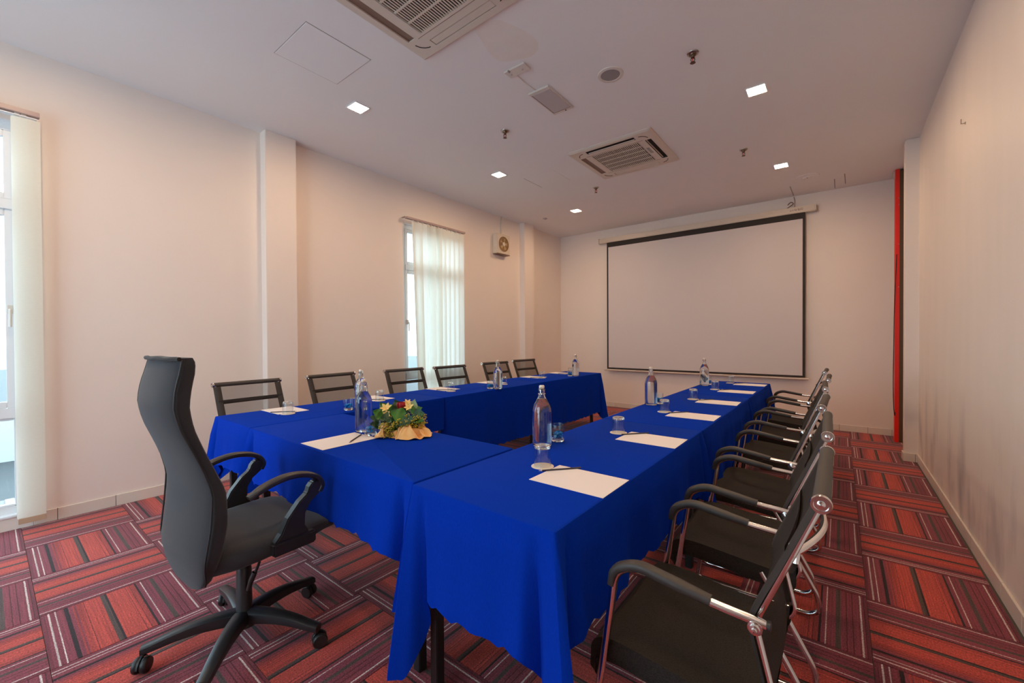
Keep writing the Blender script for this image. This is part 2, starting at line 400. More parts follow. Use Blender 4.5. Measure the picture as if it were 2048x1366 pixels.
box(XL-.02, -4.3685, 5.925, 6.205, 0, ZC).build('pillar', WALL, wl, bevel=.004)
_t = WALLR.node_tree; _n = _t.nodes; _b = _n['Principled BSDF']; _old = _b.inputs['Base Color'].links[0].from_socket
_tc = _n.new('ShaderNodeTexCoord'); _mp = _n.new('ShaderNodeMapping'); _mp.inputs['Scale'].default_value = (1, 3.2, 1.0); _t.links.new(_tc.outputs['Object'], _mp.inputs['Vector'])
_ns = _n.new('ShaderNodeTexNoise'); _ns.inputs['Scale'].default_value = 1.3; _ns.inputs['Detail'].default_value = 5; _t.links.new(_mp.outputs['Vector'], _ns.inputs['Vector'])
_r = _n.new('ShaderNodeMapRange'); _r.inputs['From Min'].default_value = .5; _r.inputs['From Max'].default_value = .75; _t.links.new(_ns.outputs['Fac'], _r.inputs['Value'])
_sp = _n.new('ShaderNodeSeparateXYZ'); _t.links.new(_tc.outputs['Object'], _sp.inputs[0])
_zr = _n.new('ShaderNodeMapRange'); _zr.inputs['From Min'].default_value = .95; _zr.inputs['From Max'].default_value = .35; _t.links.new(_sp.outputs['Z'], _zr.inputs['Value'])
_mm = _n.new('ShaderNodeMath'); _mm.operation = 'MULTIPLY'; _t.links.new(_r.outputs[0], _mm.inputs[0]); _t.links.new(_zr.outputs[0], _mm.inputs[1])
_mx = _n.new('ShaderNodeMix'); _mx.data_type = 'RGBA'; _mx.inputs[7].default_value = (.42, .38, .37, 1); _t.links.new(_mm.outputs[0], _mx.inputs[0]); _t.links.new(_old, _mx.inputs[6]); _t.links.new(_mx.outputs[2], _b.inputs['Base Color'])
wr = struct(box(XR, XR+TH, Y0-TH, Y1+TH, -.008, ZC).build('wall_right', WALLR))
box(.533, XR+.02, 5.94, 6.06, 0, ZC).build('pillar', WALLR, wr, bevel=.006)
struct(box(XL-TH, XR+TH, Y1, Y1+TH, -.008, ZC).build('wall_back', WALL))
m = MB()                                                     # wall behind the camera, with a door and an unseen window sized for fill light
W3 = (-4.2, -1.0, .25, 2.95)
m.box(XL, W3[0], Y0-TH, Y0, -.008, ZC).box(W3[1], -.75, Y0-TH, Y0, -.008, ZC).box(W3[0], W3[1], Y0-TH, Y0, -.008, W3[2]).box(W3[0], W3[1], Y0-TH, Y0, W3[3], ZC)
m.box(-.75, .2, Y0-TH, Y0, 2.12, ZC).box(.2, XR, Y0-TH, Y0, -.008, ZC)
struct(m.build('wall_front', WALL))
d = sroot('door_1', (-.75, Y0-.1, 0))
box(.05, .9, 0, .045, .005, 2.08).build('leaf', pbr('door_veneer', (.26, .15, .08, 1), .4, var=.2, vscale=6, stretch=(6, 6, .6)), d, bevel=.003)
MB().box(0, .045, -.04, .1, 0, 2.12).box(.905, .95, -.04, .1, 0, 2.12).box(.045, .905, -.04, .1, 2.085, 2.12).build('door_frame', WHITE, d)
MB().tube([(.82, .05, 1.02), (.82, .1, 1.02), (.70, .1, 1.02)], .009).build('handle', STEEL, d, True)

# skirting tiles
def skirting(name, p0, p1, nrm, joints, h=.086, t=.011):
    p0, p1, nv = Vector(p0), Vector(p1), Vector(nrm); L = (p1-p0).length; dr = (p1-p0)/L
    root = None; js = [0]+[j for j in joints if 0 < j < L]+[L]
    mb = MB()
    a, b_, c, e = p0, p1, p1+nv*(t*.6), p0+nv*(t*.6)
    mb.add([(*a, 0), (*b_, 0), (*c, 0), (*e, 0), (*a, h-.003), (*b_, h-.003), (*c, h-.003), (*e, h-.003)], [(0, 3, 2, 1), (4, 5, 6, 7), (0, 1, 5, 4), (1, 2, 6, 5), (2, 3, 7, 6), (3, 0, 4, 7)])
    root = struct(mb.build(name, GROUT))
    for s0, s1 in zip(js, js[1:]):
        a, b_ = p0+dr*(s0+.0015), p0+dr*(s1-.0015); c, e = b_+nv*t, a+nv*t
        MB().add([(*a, 0), (*b_, 0), (*c, 0), (*e, 0), (*a, h), (*b_, h), (*c, h), (*e, h)], [(0, 3, 2, 1), (4, 5, 6, 7), (0, 1, 5, 4), (1, 2, 6, 5), (2, 3, 7, 6), (3, 0, 4, 7)]).build('skirting_tile', SKIRT, root, bevel=.002, seg=1)
jl = [.324-.162+.311*k for k in range(-8, 30)]
skirting('baseboard_left', (XL, .208), (XL, 1.708), (1, 0), [.324-.208, .635-.208, .946-.208, 1.257-.208])
skirting('baseboard_left', (XL, 2.001), (XL, 5.925), (1, 0), [.3*k for k in range(1, 14)])
skirting('baseboard_left', (XL, 6.205), (XL, Y1), (1, 0), [.3, .6, .9])
skirting('baseboard_left', (-4.3685, 1.697), (-4.3685, 2.012), (1, 0), [])
skirting('baseboard_left', (XL, Y0), (XL, -1.0), (1, 0), [.3*k for k in range(1, 5)])
skirting('baseboard_back', (XL, Y1), (.54, Y1), (0, -1), [.3*k+.28 for k in range(0, 16)])
skirting('baseboard_right', (XR, Y0), (XR, 5.94), (-1, 0), [.3*k for k in range(1, 28)])
skirting('baseboard_right', (.522, 5.94), (XR, 5.94), (0, -1), [.095])
skirting('baseboard_right', (.533, 5.93), (.533, 6.06), (-1, 0), [])

# windows (white aluminium, fixed light below, sash above, toplight)
def window_x(name, y0, y1, z0, z1, trans, handle_y=None):
    r = sroot(name, (XL, y0, 0)); W = y1-y0
    xo, xi = -.10, -.045
    fw = .06
    m = MB().box(xo, xi, 0, fw, z0, z1).box(xo, xi, W-fw, W, z0, z1).box(xo, xi, fw, W-fw, z0, z0+fw).box(xo, xi, fw, W-fw, z1-fw, z1)
    m.build('window_frame', WHITE, r, bevel=.004)
    for t in trans: box(xo, xi+.01, fw, W-fw, t-.035, t+.035).build('transom', WHITE, r, bevel=.004)
    zs = [z0+fw]+[v for t in trans for v in (t-.035, t+.035)]+[z1-fw]
    for k in range(0, len(zs), 2):
        a, b_ = zs[k], zs[k+1]
        s_ = MB(); q = .045 if k else .016
        s_.box(xo+.01, xi-.005, fw, fw+q, a, b_).box(xo+.01, xi-.005, W-fw-q, W-fw, a, b_).box(xo+.01, xi-.005, fw+q, W-fw-q, a, a+q).box(xo+.01, xi-.005, fw+q, W-fw-q, b_-q, b_)
        so = s_.build('sash', WHITE, r, bevel=.004)
        box(-.078, -.072, fw+q, W-fw-q, a+q, b_-q).build('pane', PANE, so)
    if handle_y is not None:
        h = MB().box(xi-.005, xi+.018, handle_y-.012, handle_y+.012, 1.49, 1.55); h.tube([(xi+.018, handle_y, 1.52), (xi+.035, handle_y, 1.52), (xi+.035, handle_y, 1.40)], .008)
        h.build('handle', PLASTIC, r, True)
    box(-TH, .012, -.01, W+.01, z0-.004, z0+.012).build('sill', WHITE, r, bevel=.003)
    m = MB().box(-TH, -.001, 0, .008, z0, z1).box(-TH, -.001, W-.008, W, z0, z1).box(-TH, -.001, 0, W, z1-.008, z1); m.build('reveal_lining', WHITE, r)
    return r
window_x('window_1', W1[0], W1[1], W1[2], W1[3], [.80, 2.25], W1[1]-W1[0]-.085)
window_x('window_2', W2[0], W2[1], W2[2], W2[3], [.80, 2.25], .09)
r = sroot('window_3', (W3[0], Y0, 0)); Wd = W3[1]-W3[0]  # unseen window, inferred from cool light and widened to brighten the room
m = MB().box(0, .06, -.1, -.05, W3[2], W3[3]).box(Wd-.06, Wd, -.1, -.05, W3[2], W3[3]).box(Wd/2-.03, Wd/2+.03, -.1, -.05, W3[2], W3[3]).box(0, Wd, -.1, -.05, W3[2], W3[2]+.06).box(0, Wd, -.1, -.05, W3[3]-.06, W3[3])
m.build('window_frame', WHITE, r)
box(.06, Wd/2-.03, -.078, -.072, W3[2]+.06, W3[3]-.06).build('pane', PANE, r); box(Wd/2+.03, Wd-.06, -.078, -.072, W3[2]+.06, W3[3]-.06).build('pane', PANE, r)
# outside
struct(box(-30, XL-TH-.01, -12, 20, -.4, -.03).build('ground', EXT))
ow = struct(box(-7.4, -7.2, -12, 20, -.03, .52).build('wall_outside', EXTW))
dr = thing('drain_grating', 'grey ribbed metal grating on the paving outside the tall window', 'grating', (-5.3, -.2, -.03))
for k in range(14): box(-.16, .16, -.6+k*.09, -.6+k*.09+.05, 0, .012).build('grating_bar', STEEL, dr)
box(-.18, .18, -.64, .68, -.004, .002).build('base', GREYP, dr)

# ------------------------------------------------------------------ ceiling fittings
def downlight(x, y, label):
    t = thing('downlight', label, 'light', (x, y, ZC), 0, 'square ceiling downlights')
    h = .075
    MB().box(-h, h, -h, -h+.012, -.008, 0).box(-h, h, h-.012, h, -.008, 0).box(-h, -h+.012, -h+.012, h-.012, -.008, 0).box(h-.012, h, -h+.012, h-.012, -.008, 0).build('trim_ring', WHITE, t, bevel=.002, seg=1)
    box(-h+.012, h-.012, -h+.012, h-.012, -.005, -.001).build('diffuser', LAMPM, t)
for x, y, l in [(-3.325, 2.06, 'glowing square downlight between the ceiling hatch and the first wall pillar'),
                (-3.333, 3.99, 'glowing square downlight in the ceiling out from the blind-covered far window'),
                (-3.321, 5.90, 'glowing square downlight in the ceiling out from the wall fan'),
                (-.54, 3.96, 'glowing square downlight in the ceiling beside the big sprinkler and round speaker'),
                (-.55, 5.89, 'glowing square downlight in the ceiling above the red post end of the screen')]:
    downlight(x, y, l)
for x, y, l in [(-3.33, .12, 'square downlight in the ceiling in front of the tall window'), (-.54, .12, 'square downlight in the ceiling over the aisle, behind the first aisle-side chair'), (-.54, 2.04, 'square downlight in the ceiling over the second aisle-side chair')]:
    downlight(x, y, l)

def cassette(loc, label, logo, flaps):
    t = thing('air_conditioner', label, 'air conditioner', loc)
    S, zt, zb = .465, 0, -.022
    # square panel with opening for grille and four air slots
    def frame(x0, x1, y0, y1, holes, mb, z0, z1):
        xs = sorted({x0, x1}|{v for h in holes for v in h[:2]}); ys = sorted({y0, y1}|{v for h in holes for v in h[2:]})
        for a, b_ in zip(xs, xs[1:]):
            for c, e in zip(ys, ys[1:]):
                mx_, my_ = (a+b_)/2, (c+e)/2
                if any(h[0] < mx_ < h[1] and h[2] < my_ < h[3] for h in holes): continue
                mb.box(a, b_, c, e, z0, z1)
    G = .262
    sl = [(-.40, -.338, -.27, .27), (.338, .40, -.27, .27), (-.27, .27, -.405, -.338), (-.27, .27, .338, .40)]
    m = MB(); frame(-S+.02, S-.02, -S+.02, S-.02, [(-G, G, -G, G)]+sl, m, zb, zt); m.build('panel', IVORY, t)
    m = MB().grid(lambda i, j: [((S if j == 0 else S-.022)*sx, (S if j == 0 else S-.022)*sy, -.008 if j == 0 else zb) for sx, sy in [(-1, -1), (1, -1), (1, 1), (-1, 1)]][i], 4, 2, cu=True)
    m.grid(lambda i, j: [(S*sx, S*sy, -.008 if j == 0 else 0) for sx, sy in [(-1, -1), (1, -1), (1, 1), (-1, 1)]][i], 4, 2, cu=True)
    m.build('panel_rim', IVORY, t)
    box(-S+.03, S-.03, -S+.03, S-.03, -.006, -.001).build('dark_backing', DARK, t)  # near-black sheet: the shade of the unlit inside put into colour
    g = MB()
    n = 27
    for k in range(n+1):
        x = -G+k*(2*G)/n
        g.box(x-.0042, x+.0042, -G, G, zb, zb+.004)
    go = g.build('grille', IVORY, t); go['kind'] = 'stuff'
    for k in range(1, 5): box(-G, G, -G+k*2*G/5-.006, -G+k*2*G/5+.006, zb-.001, zb+.005).build('grille_bar', IVORY, t)
    for k, (h, f) in enumerate(zip(sl, flaps)):
        if f == 'shut': box(h[0]+.004, h[1]-.004, h[2]+.004, h[3]-.004, zb+.001, zb+.008).build('louvre', IVORY, t, bevel=.002)
        elif f == 'brown': box(h[0], h[1], h[2], h[3], zb+.009, zb+.014).build('louvre', BROWNV, t)
        else:
            lx = (h[1]-h[0]) < .1; e_ = .0012
            MB().box(h[0], h[0]+e_, h[2], h[3], zb+.001, -.002).box(h[1]-e_, h[1], h[2], h[3], zb+.001, -.002).box(h[0]+e_, h[1]-e_, h[2], h[2]+e_, zb+.001, -.002).box(h[0]+e_, h[1]-e_, h[3]-e_, h[3], zb+.001, -.002).build('slot_shade', DARK, t)  # near-black walls carry the depth shade of an open slot as colour
            if lx: box(h[0]+.008, h[0]+.013, h[2]+.01, h[3]-.01, zb+.002, zb+.014).build('louvre', IVORY, t)
            else: box(h[0]+.01, h[1]-.01, h[3]-.016, h[3]-.004, zb+.001, zb+.006).build('louvre', IVORY, t)
    # rounded-corner seam arcs and the inner lid outline
    for sx, sy in [(-1, -1), (1, -1), (1, 1), (-1, 1)]:
        pts = [(sx*(.30+.085*math.cos(a)), sy*(.30+.085*math.sin(a)), zb-.0005) for a in [R(8+74*k/10) for k in range(11)]]
        MB().tube(pts, .0032, 6).build('corner_seam', DARK, t)
    for y in (-.2835, .2835): box(-.32, .32, y-.0015, y+.0015, zb-.001, zb).build('lid_seam', BROWNV, t)
    if logo: box(.285, .315, -.09, .06, zb-.002, zb).build('badge', GREYP, t)
    return t
cassette((-1.905, 1.545, ZC), 'ceiling cassette air conditioner nearer the hatch, cut off by the photo top', 'air', ['brown', 'shut', 'shut', 'shut']) if False else None
a1 = cassette((-1.905, 1.545, ZC), 'large ceiling cassette air conditioner beside the square hatch outline', False, ['brown', 'shut', 'shut', 'shut'])
a2 = cassette((-1.905, 4.475, ZC), 'ceiling cassette air conditioner with dark open slots, among the sprinklers', True, ['brown', 'open', 'open', 'shut'])

def line_box(o, x0, x1, y0, y1, name='seam', mat=None): box(x0, x1, y0, y1, -.0012, .001).build(name, mat or GREYP, o)
h = thing('access_hatch', 'square access hatch flush in the ceiling, outlined by a thin dark gap', 'hatch', (-2.92, 1.535, ZC))
box(-.232, .232, -.232, .232, -.003, .001).build('hatch_panel', CEIL, h, bevel=.001, seg=1)
for q in [(-.237, .237, -.236, -.2325), (-.237, .237, .2325, .236), (-.236, -.2325, -.236, .236), (.2325, .236, -.236, .236)]: line_box(h, *q, name='gap')
h = thing('access_hatch', 'ceiling hatch by the far air conditioner with one dark edge showing', 'hatch', (-2.95, 4.5, ZC))
box(-.215, .215, -.205, .205, -.0012, .001).build('hatch_panel', CEIL, h); line_box(h, -.222, -.216, -.205, .205, name='gap')

t = thing('emergency_light', 'flat rectangular emergency light on the ceiling with a small dark indicator', 'light', (-1.94, 3.03, ZC))
box(-.10, .10, -.205, .205, -.014, 0).build('housing', PLASTIC, t, bevel=.004)
box(-.078, .09, -.17, .165, -.0165, -.0135).build('lens', LENS, t, bevel=.001, seg=1)
MB().box(-.084, -.079, -.175, .17, -.016, -.0135).box(-.084, .09, .166, .170, -.016, -.0135).build('lens_gasket', BROWNV, t)
MB().ball((.03, .187, -.015), .006, n=8, m=5).build('indicator', DARK, t)
t = thing('cable_box', 'small screwed cover plate on the ceiling beside the patched plaster', 'cover plate', (-1.922, 2.525, ZC))
box(-.095, .095, -.045, .045, -.012, 0).build('cover', PLASTIC, t, bevel=.003)
for x in (-.06, .045): MB().ball((x, .005, -.013), .006, n=8, m=5).build('screw', STEEL, t)
MB().tube([(-.05, -.05, -.01), (-.05, -.045, -.016), (-.05, -.03, -.014)], .007, 6).build('cable_gland', GREYP, t)
o = MB().tube([(-1.96, 2.57, ZC-.003), (-1.97, 2.7, ZC-.004), (-1.96, 2.825, ZC-.003)], .004, 6).build('ceiling_cable', PLASTIC); tag(o, 'thin pale cable across the ceiling from cover plate to emergency light', 'cable')
pt = MB()
pt.grid(lambda i, j: (lambda a, rr: (-1.80+rr*(.16+.03*math.sin(3*a))*math.cos(a)*1.0, 2.24+rr*(.26+.05*math.sin(2*a+1))*math.sin(a), ZC-.0006-.002*(1-rr)))(2*PI*i/24, j/5+.001), 24, 6, cu=True)
o = pt.build('ceiling_patch', PATCH, None, True); o['kind'] = 'structure'; o['label'] = 'rough filler patch in the ceiling plaster'
t = thing('ceiling_speaker', 'round grey ceiling speaker with a pale rim', 'speaker', (-1.395, 3.02, ZC))
MB().lathe([(.098, 0), (.096, -.006), (.075, -.010), (.072, -.006)], 40, cap0=False, cap1=False).build('rim', PLASTIC, t, True)
MB().lathe([(.001, -.010), (.04, -.0095), (.072, -.006)], 40, cap0=False, cap1=False).build('speaker_grille', GREYP, t, True)
def sprinkler(x, y, label):
    t = thing('sprinkler', label, 'sprinkler', (x, y, ZC), R(30), 'ceiling sprinklers')
    MB().lathe([(.040, 0), (.038, -.006), (.026, -.010), (.022, -.004)], 24, cap0=False, cap1=False).build('escutcheon', STEEL, t, True)
    MB().lathe([(.026, -.002), (.020, -.018), (.014, -.020), (.011, -.032), (.013, -.036), (.004, -.038)], 20).build('body', BRASS, t, True)
    for s in (-1, 1): MB().tube([(s*.011, 0, -.034), (s*.014, 0, -.05), (s*.004, 0, -.066)], .0028, 6).build('yoke_arm', BRASS, t, True)
    MB().lathe([(.0028, -.036), (.0028, -.064)], 8).build('glass_bulb', RED, t, True)
    MB().lathe([(.001, -.066), (.017, -.067), (.019, -.070), (.001, -.071)], 20, cap0=False, cap1=False).build('deflector', BRASS, t, True)
for x, y, l in [(-.829, 3.164, 'pendant fire sprinkler between the round speaker and the glowing downlight'), (-2.584, 3.191, 'pendant fire sprinkler on the window side of the emergency light'),
                (-2.60, 5.166, 'pendant fire sprinkler past the far air conditioner, on the window side'), (-.823, 5.131, 'pendant fire sprinkler between far air conditioner and long bare wall')]:
    sprinkler(x, y, l)
t = thing('ceiling_rose', 'faint round cover on the ceiling near the screen, with a small nub', 'cover', (-.325, 6.52, ZC))
MB().lathe([(.125, 0), (.12, -.006), (.05, -.010), (.045, -.018), (.001, -.02)], 36, cap1=False).build('cover_disc', CEIL, t, True)
MB().ball((0, -.02, -.021), .007, n=8, m=5).build('nub', GREYP, t)
t = thing('ceiling_sensor', 'tiny dark sensor on the ceiling beside the window wall pillar', 'sensor', (-3.956, 5.958, ZC))
MB().lathe([(.04, 0), (.036, -.008), (.02, -.014), (.001, -.016)], 20, cap1=False).build('sensor_dome', LENS, t, True); MB().ball((.01, 0, -.016), .006, n=8, m=5).build('eye', DARK, t)
for p0, p1, l in [((-.055, 6.837), (-.054, 7.25), 'thin cable running over the ceiling to the wall, beside the round cover'), ((.047, 6.693), (.058, 7.12), 'thin cable along the ceiling with a hooked end, close to the red post'), ((-.531, 6.788), (-.525, 7.25), 'thin cable along the ceiling above the screen casing coil')]:
    o = MB().tube([(*p0, ZC-.002), (*p1, ZC-.002)], .004, 6).build('ceiling_cable', GREYP); tag(o, l, 'cable')
# wall mark: two small hooks on the bare wall
t = thing('wall_hook', 'tiny bent hook high on the long bare wall', 'hook', (XR, 3.958, 2.685))
MB().tube([(0, 0, 0), (-.02, 0, 0), (-.02, 0, .03)], .003, 6).build('hook_wire', STEEL, t); MB().lathe([(.009, 0), (.007, -.003)], 10, axis='x').build('screw_plate', STEEL, t)

# exhaust fan on the window wall
t = thing('exhaust_fan', 'square cream wall fan with a brown round opening, high beside the pillar', 'fan', (XL, 5.36, 2.855))
box(0, .10, -.165, .165, -.165, .165).build('housing', FANW, t, bevel=.008)
MB().lathe([(.125, .100), (.125, .106), (.108, .106), (.108, .101)], 32, axis='x', cap0=False, cap1=False).build('ring', FANB, t, True)
MB().lathe([(.001, .1015), (.108, .1012)], 32, axis='x', cap0=False, cap1=False).build('opening', FANB, t)
for k in range(5):
    a = k*2*PI/5; m = MB()
    m.grid(lambda i, j: (.103+.004*(j-.5)*2, (.03+.07*i/4)*math.cos(a+(j-.5)*.75), (.03+.07*i/4)*math.sin(a+(j-.5)*.75)), 5, 2)
    m.build('fan_blade', FANBL, t)
MB().lathe([(.034, .102), (.034, .112), (.02, .118), (.001, .118)], 20, axis='x', cap1=False).build('hub', FANW, t, True)
box(.0, .104, -.16, .16, -.172, -.163).build('bottom_lip', BROWNV, t)
o = MB().tube([(XL+.012, 5.40, 3.02), (XL+.012, 5.40, 3.18), (XL+.012, 5.41, ZC)], .011, 8).build('conduit', PLASTIC); tag(o, 'thin white conduit from the wall fan up to the ceiling', 'conduit')

# ------------------------------------------------------------------ vertical blinds
def vane(t, y, ang, z0, z1, wdt=.118, lean=0, x=.085):
    m = MB(); n = 8
    def fn(i, j):
        s = (i/(n-1)-.5)*wdt; c = .006*math.sin(PI*i/(n-1)); f = j/5; z = z1+(z0-z1)*f
        return (x+s*math.sin(ang)+c*math.cos(ang), y+lean*f+s*math.cos(ang)-c*math.sin(ang), z)
    m.grid(fn, n, 6)
    o = m.build('vane', VANE, t, True)
    return o
def hardware(t, y, x=.085):
    MB().box(x-.006, x+.006, y-.012, y+.012, 2.832, 2.853).build('hanger', PLASTIC, t)
t = thing('vertical_blind', 'bunched cream vertical blind hanging over the far tall window', 'blind', (XL, 0, 0))
box(.06, .108, 3.39, 4.455, 2.852, 2.878).build('head_rail', STEEL if False else pbr('rail_mauve', (.42, .30, .28, 1), .35, var=.05), t, bevel=.003)
for y, a, le in [(3.50, R(-38), .105), (3.585, R(14), .06), (3.665, R(30), .03), (3.75, R(-66), .02), (3.81, R(52), .01), (3.87, R(-72), .012), (3.935, R(62), .01), (4.01, R(24), .01), (4.10, R(12), 0), (4.19, R(16), 0), (4.28, R(10), 0), (4.37, R(14), 0)]:
    vane(t, y, a, .03, 2.83, lean=le); hardware(t, y)
for y in (3.40, 3.62, 3.95, 4.33): box(.0, .075, y-.01, y+.01, 2.876, 2.884).build('bracket', STEEL, t)
t = thing('vertical_blind', 'single cream vane of a vertical blind pulled beside the tall window at the photo edge', 'blind', (XL, 0, 0))
box(.06, .108, -1.02, .262, 2.852, 2.885).build('head_rail', MATS['rail_mauve'], t, bevel=.003)
for y, a in [(.200, R(4)), (.196, R(10))]: vane(t, y, a, .085, 2.828, wdt=.13, x=.085 if a < R(6) else .074)
for y in (.19, .16): hardware(t, y)
box(.076, .094, .137, .264, .05, .088).build('bottom_weight', pbr('vane_weight', (.50, .36, .24, 1), .7), t, bevel=.002)
box(.05, .10, -1.0, .25, 2.835, 2.840).build('track_lip', WHITE, t)

# ------------------------------------------------------------------ projection screen
ys = Y1
t = thing('projection_screen', 'pull-down projection screen with black border on the end wall', 'projection screen', (-1.9, ys, 0))
cs = box(-1.67, 1.635, -.11, -.02, 3.065, 3.155).build('casing', CASE, t, bevel=.008)
MB().box(1.635, 1.645, -.112, -.018, 3.062, 3.158).box(-1.68, -1.67, -.112, -.018, 3.062, 3.158).build('end_cap', CASE, t)
for z in (3.13, 3.09): box(1.6455, 1.648, -.08, -.055, z-.012, z+.012).build('socket', DARK, t)
for x, wd, hh in [(1.335, .020, .018), (1.365, .012, .026), (1.392, .022, .028), (1.43, .030, .030), (1.47, .018, .034)]:
    m = MB().box(x, x+wd*.28, -.1115, -.1100, 3.10, 3.10+hh).box(x, x+wd, -.1115, -.1100, 3.10, 3.10+hh*.22).box(x+wd*.72, x+wd, -.1115, -.1100, 3.10, 3.10+hh*.8)
    m.build('printed_letter', PRINT, cs)
box(-1.52, 1.515, -.088, -.084, .715, 3.075).build('black_border', BORDER, t)
box(-1.49, 1.485, -.0895, -.088, .742, 2.977).build('screen_surface', SCREEN, t)
MB().tube([(-1.575, -.086, .695), (1.555, -.086, .695)], .014, 12).build('bottom_bar', CASE, t, True)
o = MB().tube(spline([(-.525, ys-.008, ZC-.01), (-.512, ys-.012, 3.27), (-.515, ys-.03, 3.20), (-.51, ys-.03, 3.165)]), .0035, 6)
o.tube(spline([(-.60, ys-.02, 3.22), (-.56, ys-.03, 3.25), (-.53, ys-.03, 3.225), (-.575, ys-.03, 3.19), (-.61, ys-.03, 3.165), (-.55, ys-.035, 3.163)]), .006, 6)
o = o.build('screen_cable', BROWNV, None, True); tag(o, 'dark looped power cable above the end of the screen casing', 'cable')

# ------------------------------------------------------------------ red post in the corner
t = thing('red_post', 'red enamelled post with a brown edge strip in the far corner recess', 'post', (.57, 6.97, 0))
box(-.037, .003, -.055, .06, 0, 3.335).build('red_face', RED, t, bevel=.004)
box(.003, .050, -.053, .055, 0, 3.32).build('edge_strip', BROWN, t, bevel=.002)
for z in (2.98, 2.9, 2.42, 1.9): MB().ball((-.005, -.0555, z), .005, n=8, m=5).build('screw', STEEL, t)
MB().box(-.05, -.037, .0, .06, 3.25, 3.335).build('top_clip', PLASTIC, t)
o = MB().tube(spline([(.548, 6.912, 2.3), (.528, 6.90, 1.7), (.522, 6.895, 1.2), (.518, 6.895, .75), (.522, 6.89, .45), (.532, 6.89, .33), (.538, 6.9, .37)], 8), .004, 6).build('hanging_wire', BORDER, None, True); tag(o, 'thin dark wire hanging in a loop beside the red post', 'wire')

# ------------------------------------------------------------------ tables and cloths
TZ = .771
def table(x0, x1, y0, y1, label, inset=.045):
    cx, cy = (x0+x1)/2, (y0+y1)/2; hx, hy = (x1-x0)/2-.012, (y1-y0)/2-.012
    t = thing('folding_table', label, 'table', (cx, cy, 0), 0, 'folding tables under the blue cloths')
    box(-hx, hx, -hy, hy, TZ-.034, TZ-.006).build('tabletop', pbr('table_laminate', (.30, .25, .20, 1), .5, var=.1) if 'table_laminate' not in MATS else MATS['table_laminate'], t, bevel=.003)
    lx, ly = hx-inset, hy-.06
    for sx in (-1, 1):
        for sy in (-1, 1): box(sx*lx-.019, sx*lx+.019, sy*ly-.019, sy*ly+.019, 0, TZ-.035).build('leg', BLACKM, t, bevel=.003)
    if hx > hy: m = MB().box(-lx, lx, -ly-.014, -ly+.014, TZ-.10, TZ-.035).box(-lx, lx, ly-.014, ly+.014, TZ-.10, TZ-.035)
    else: m = MB().box(-lx-.014, -lx+.014, -ly, ly, TZ-.10, TZ-.035).box(lx-.014, lx+.014, -ly, ly, TZ-.10, TZ-.035)
    m.build('apron_rail', BLACKM, t)
    return t
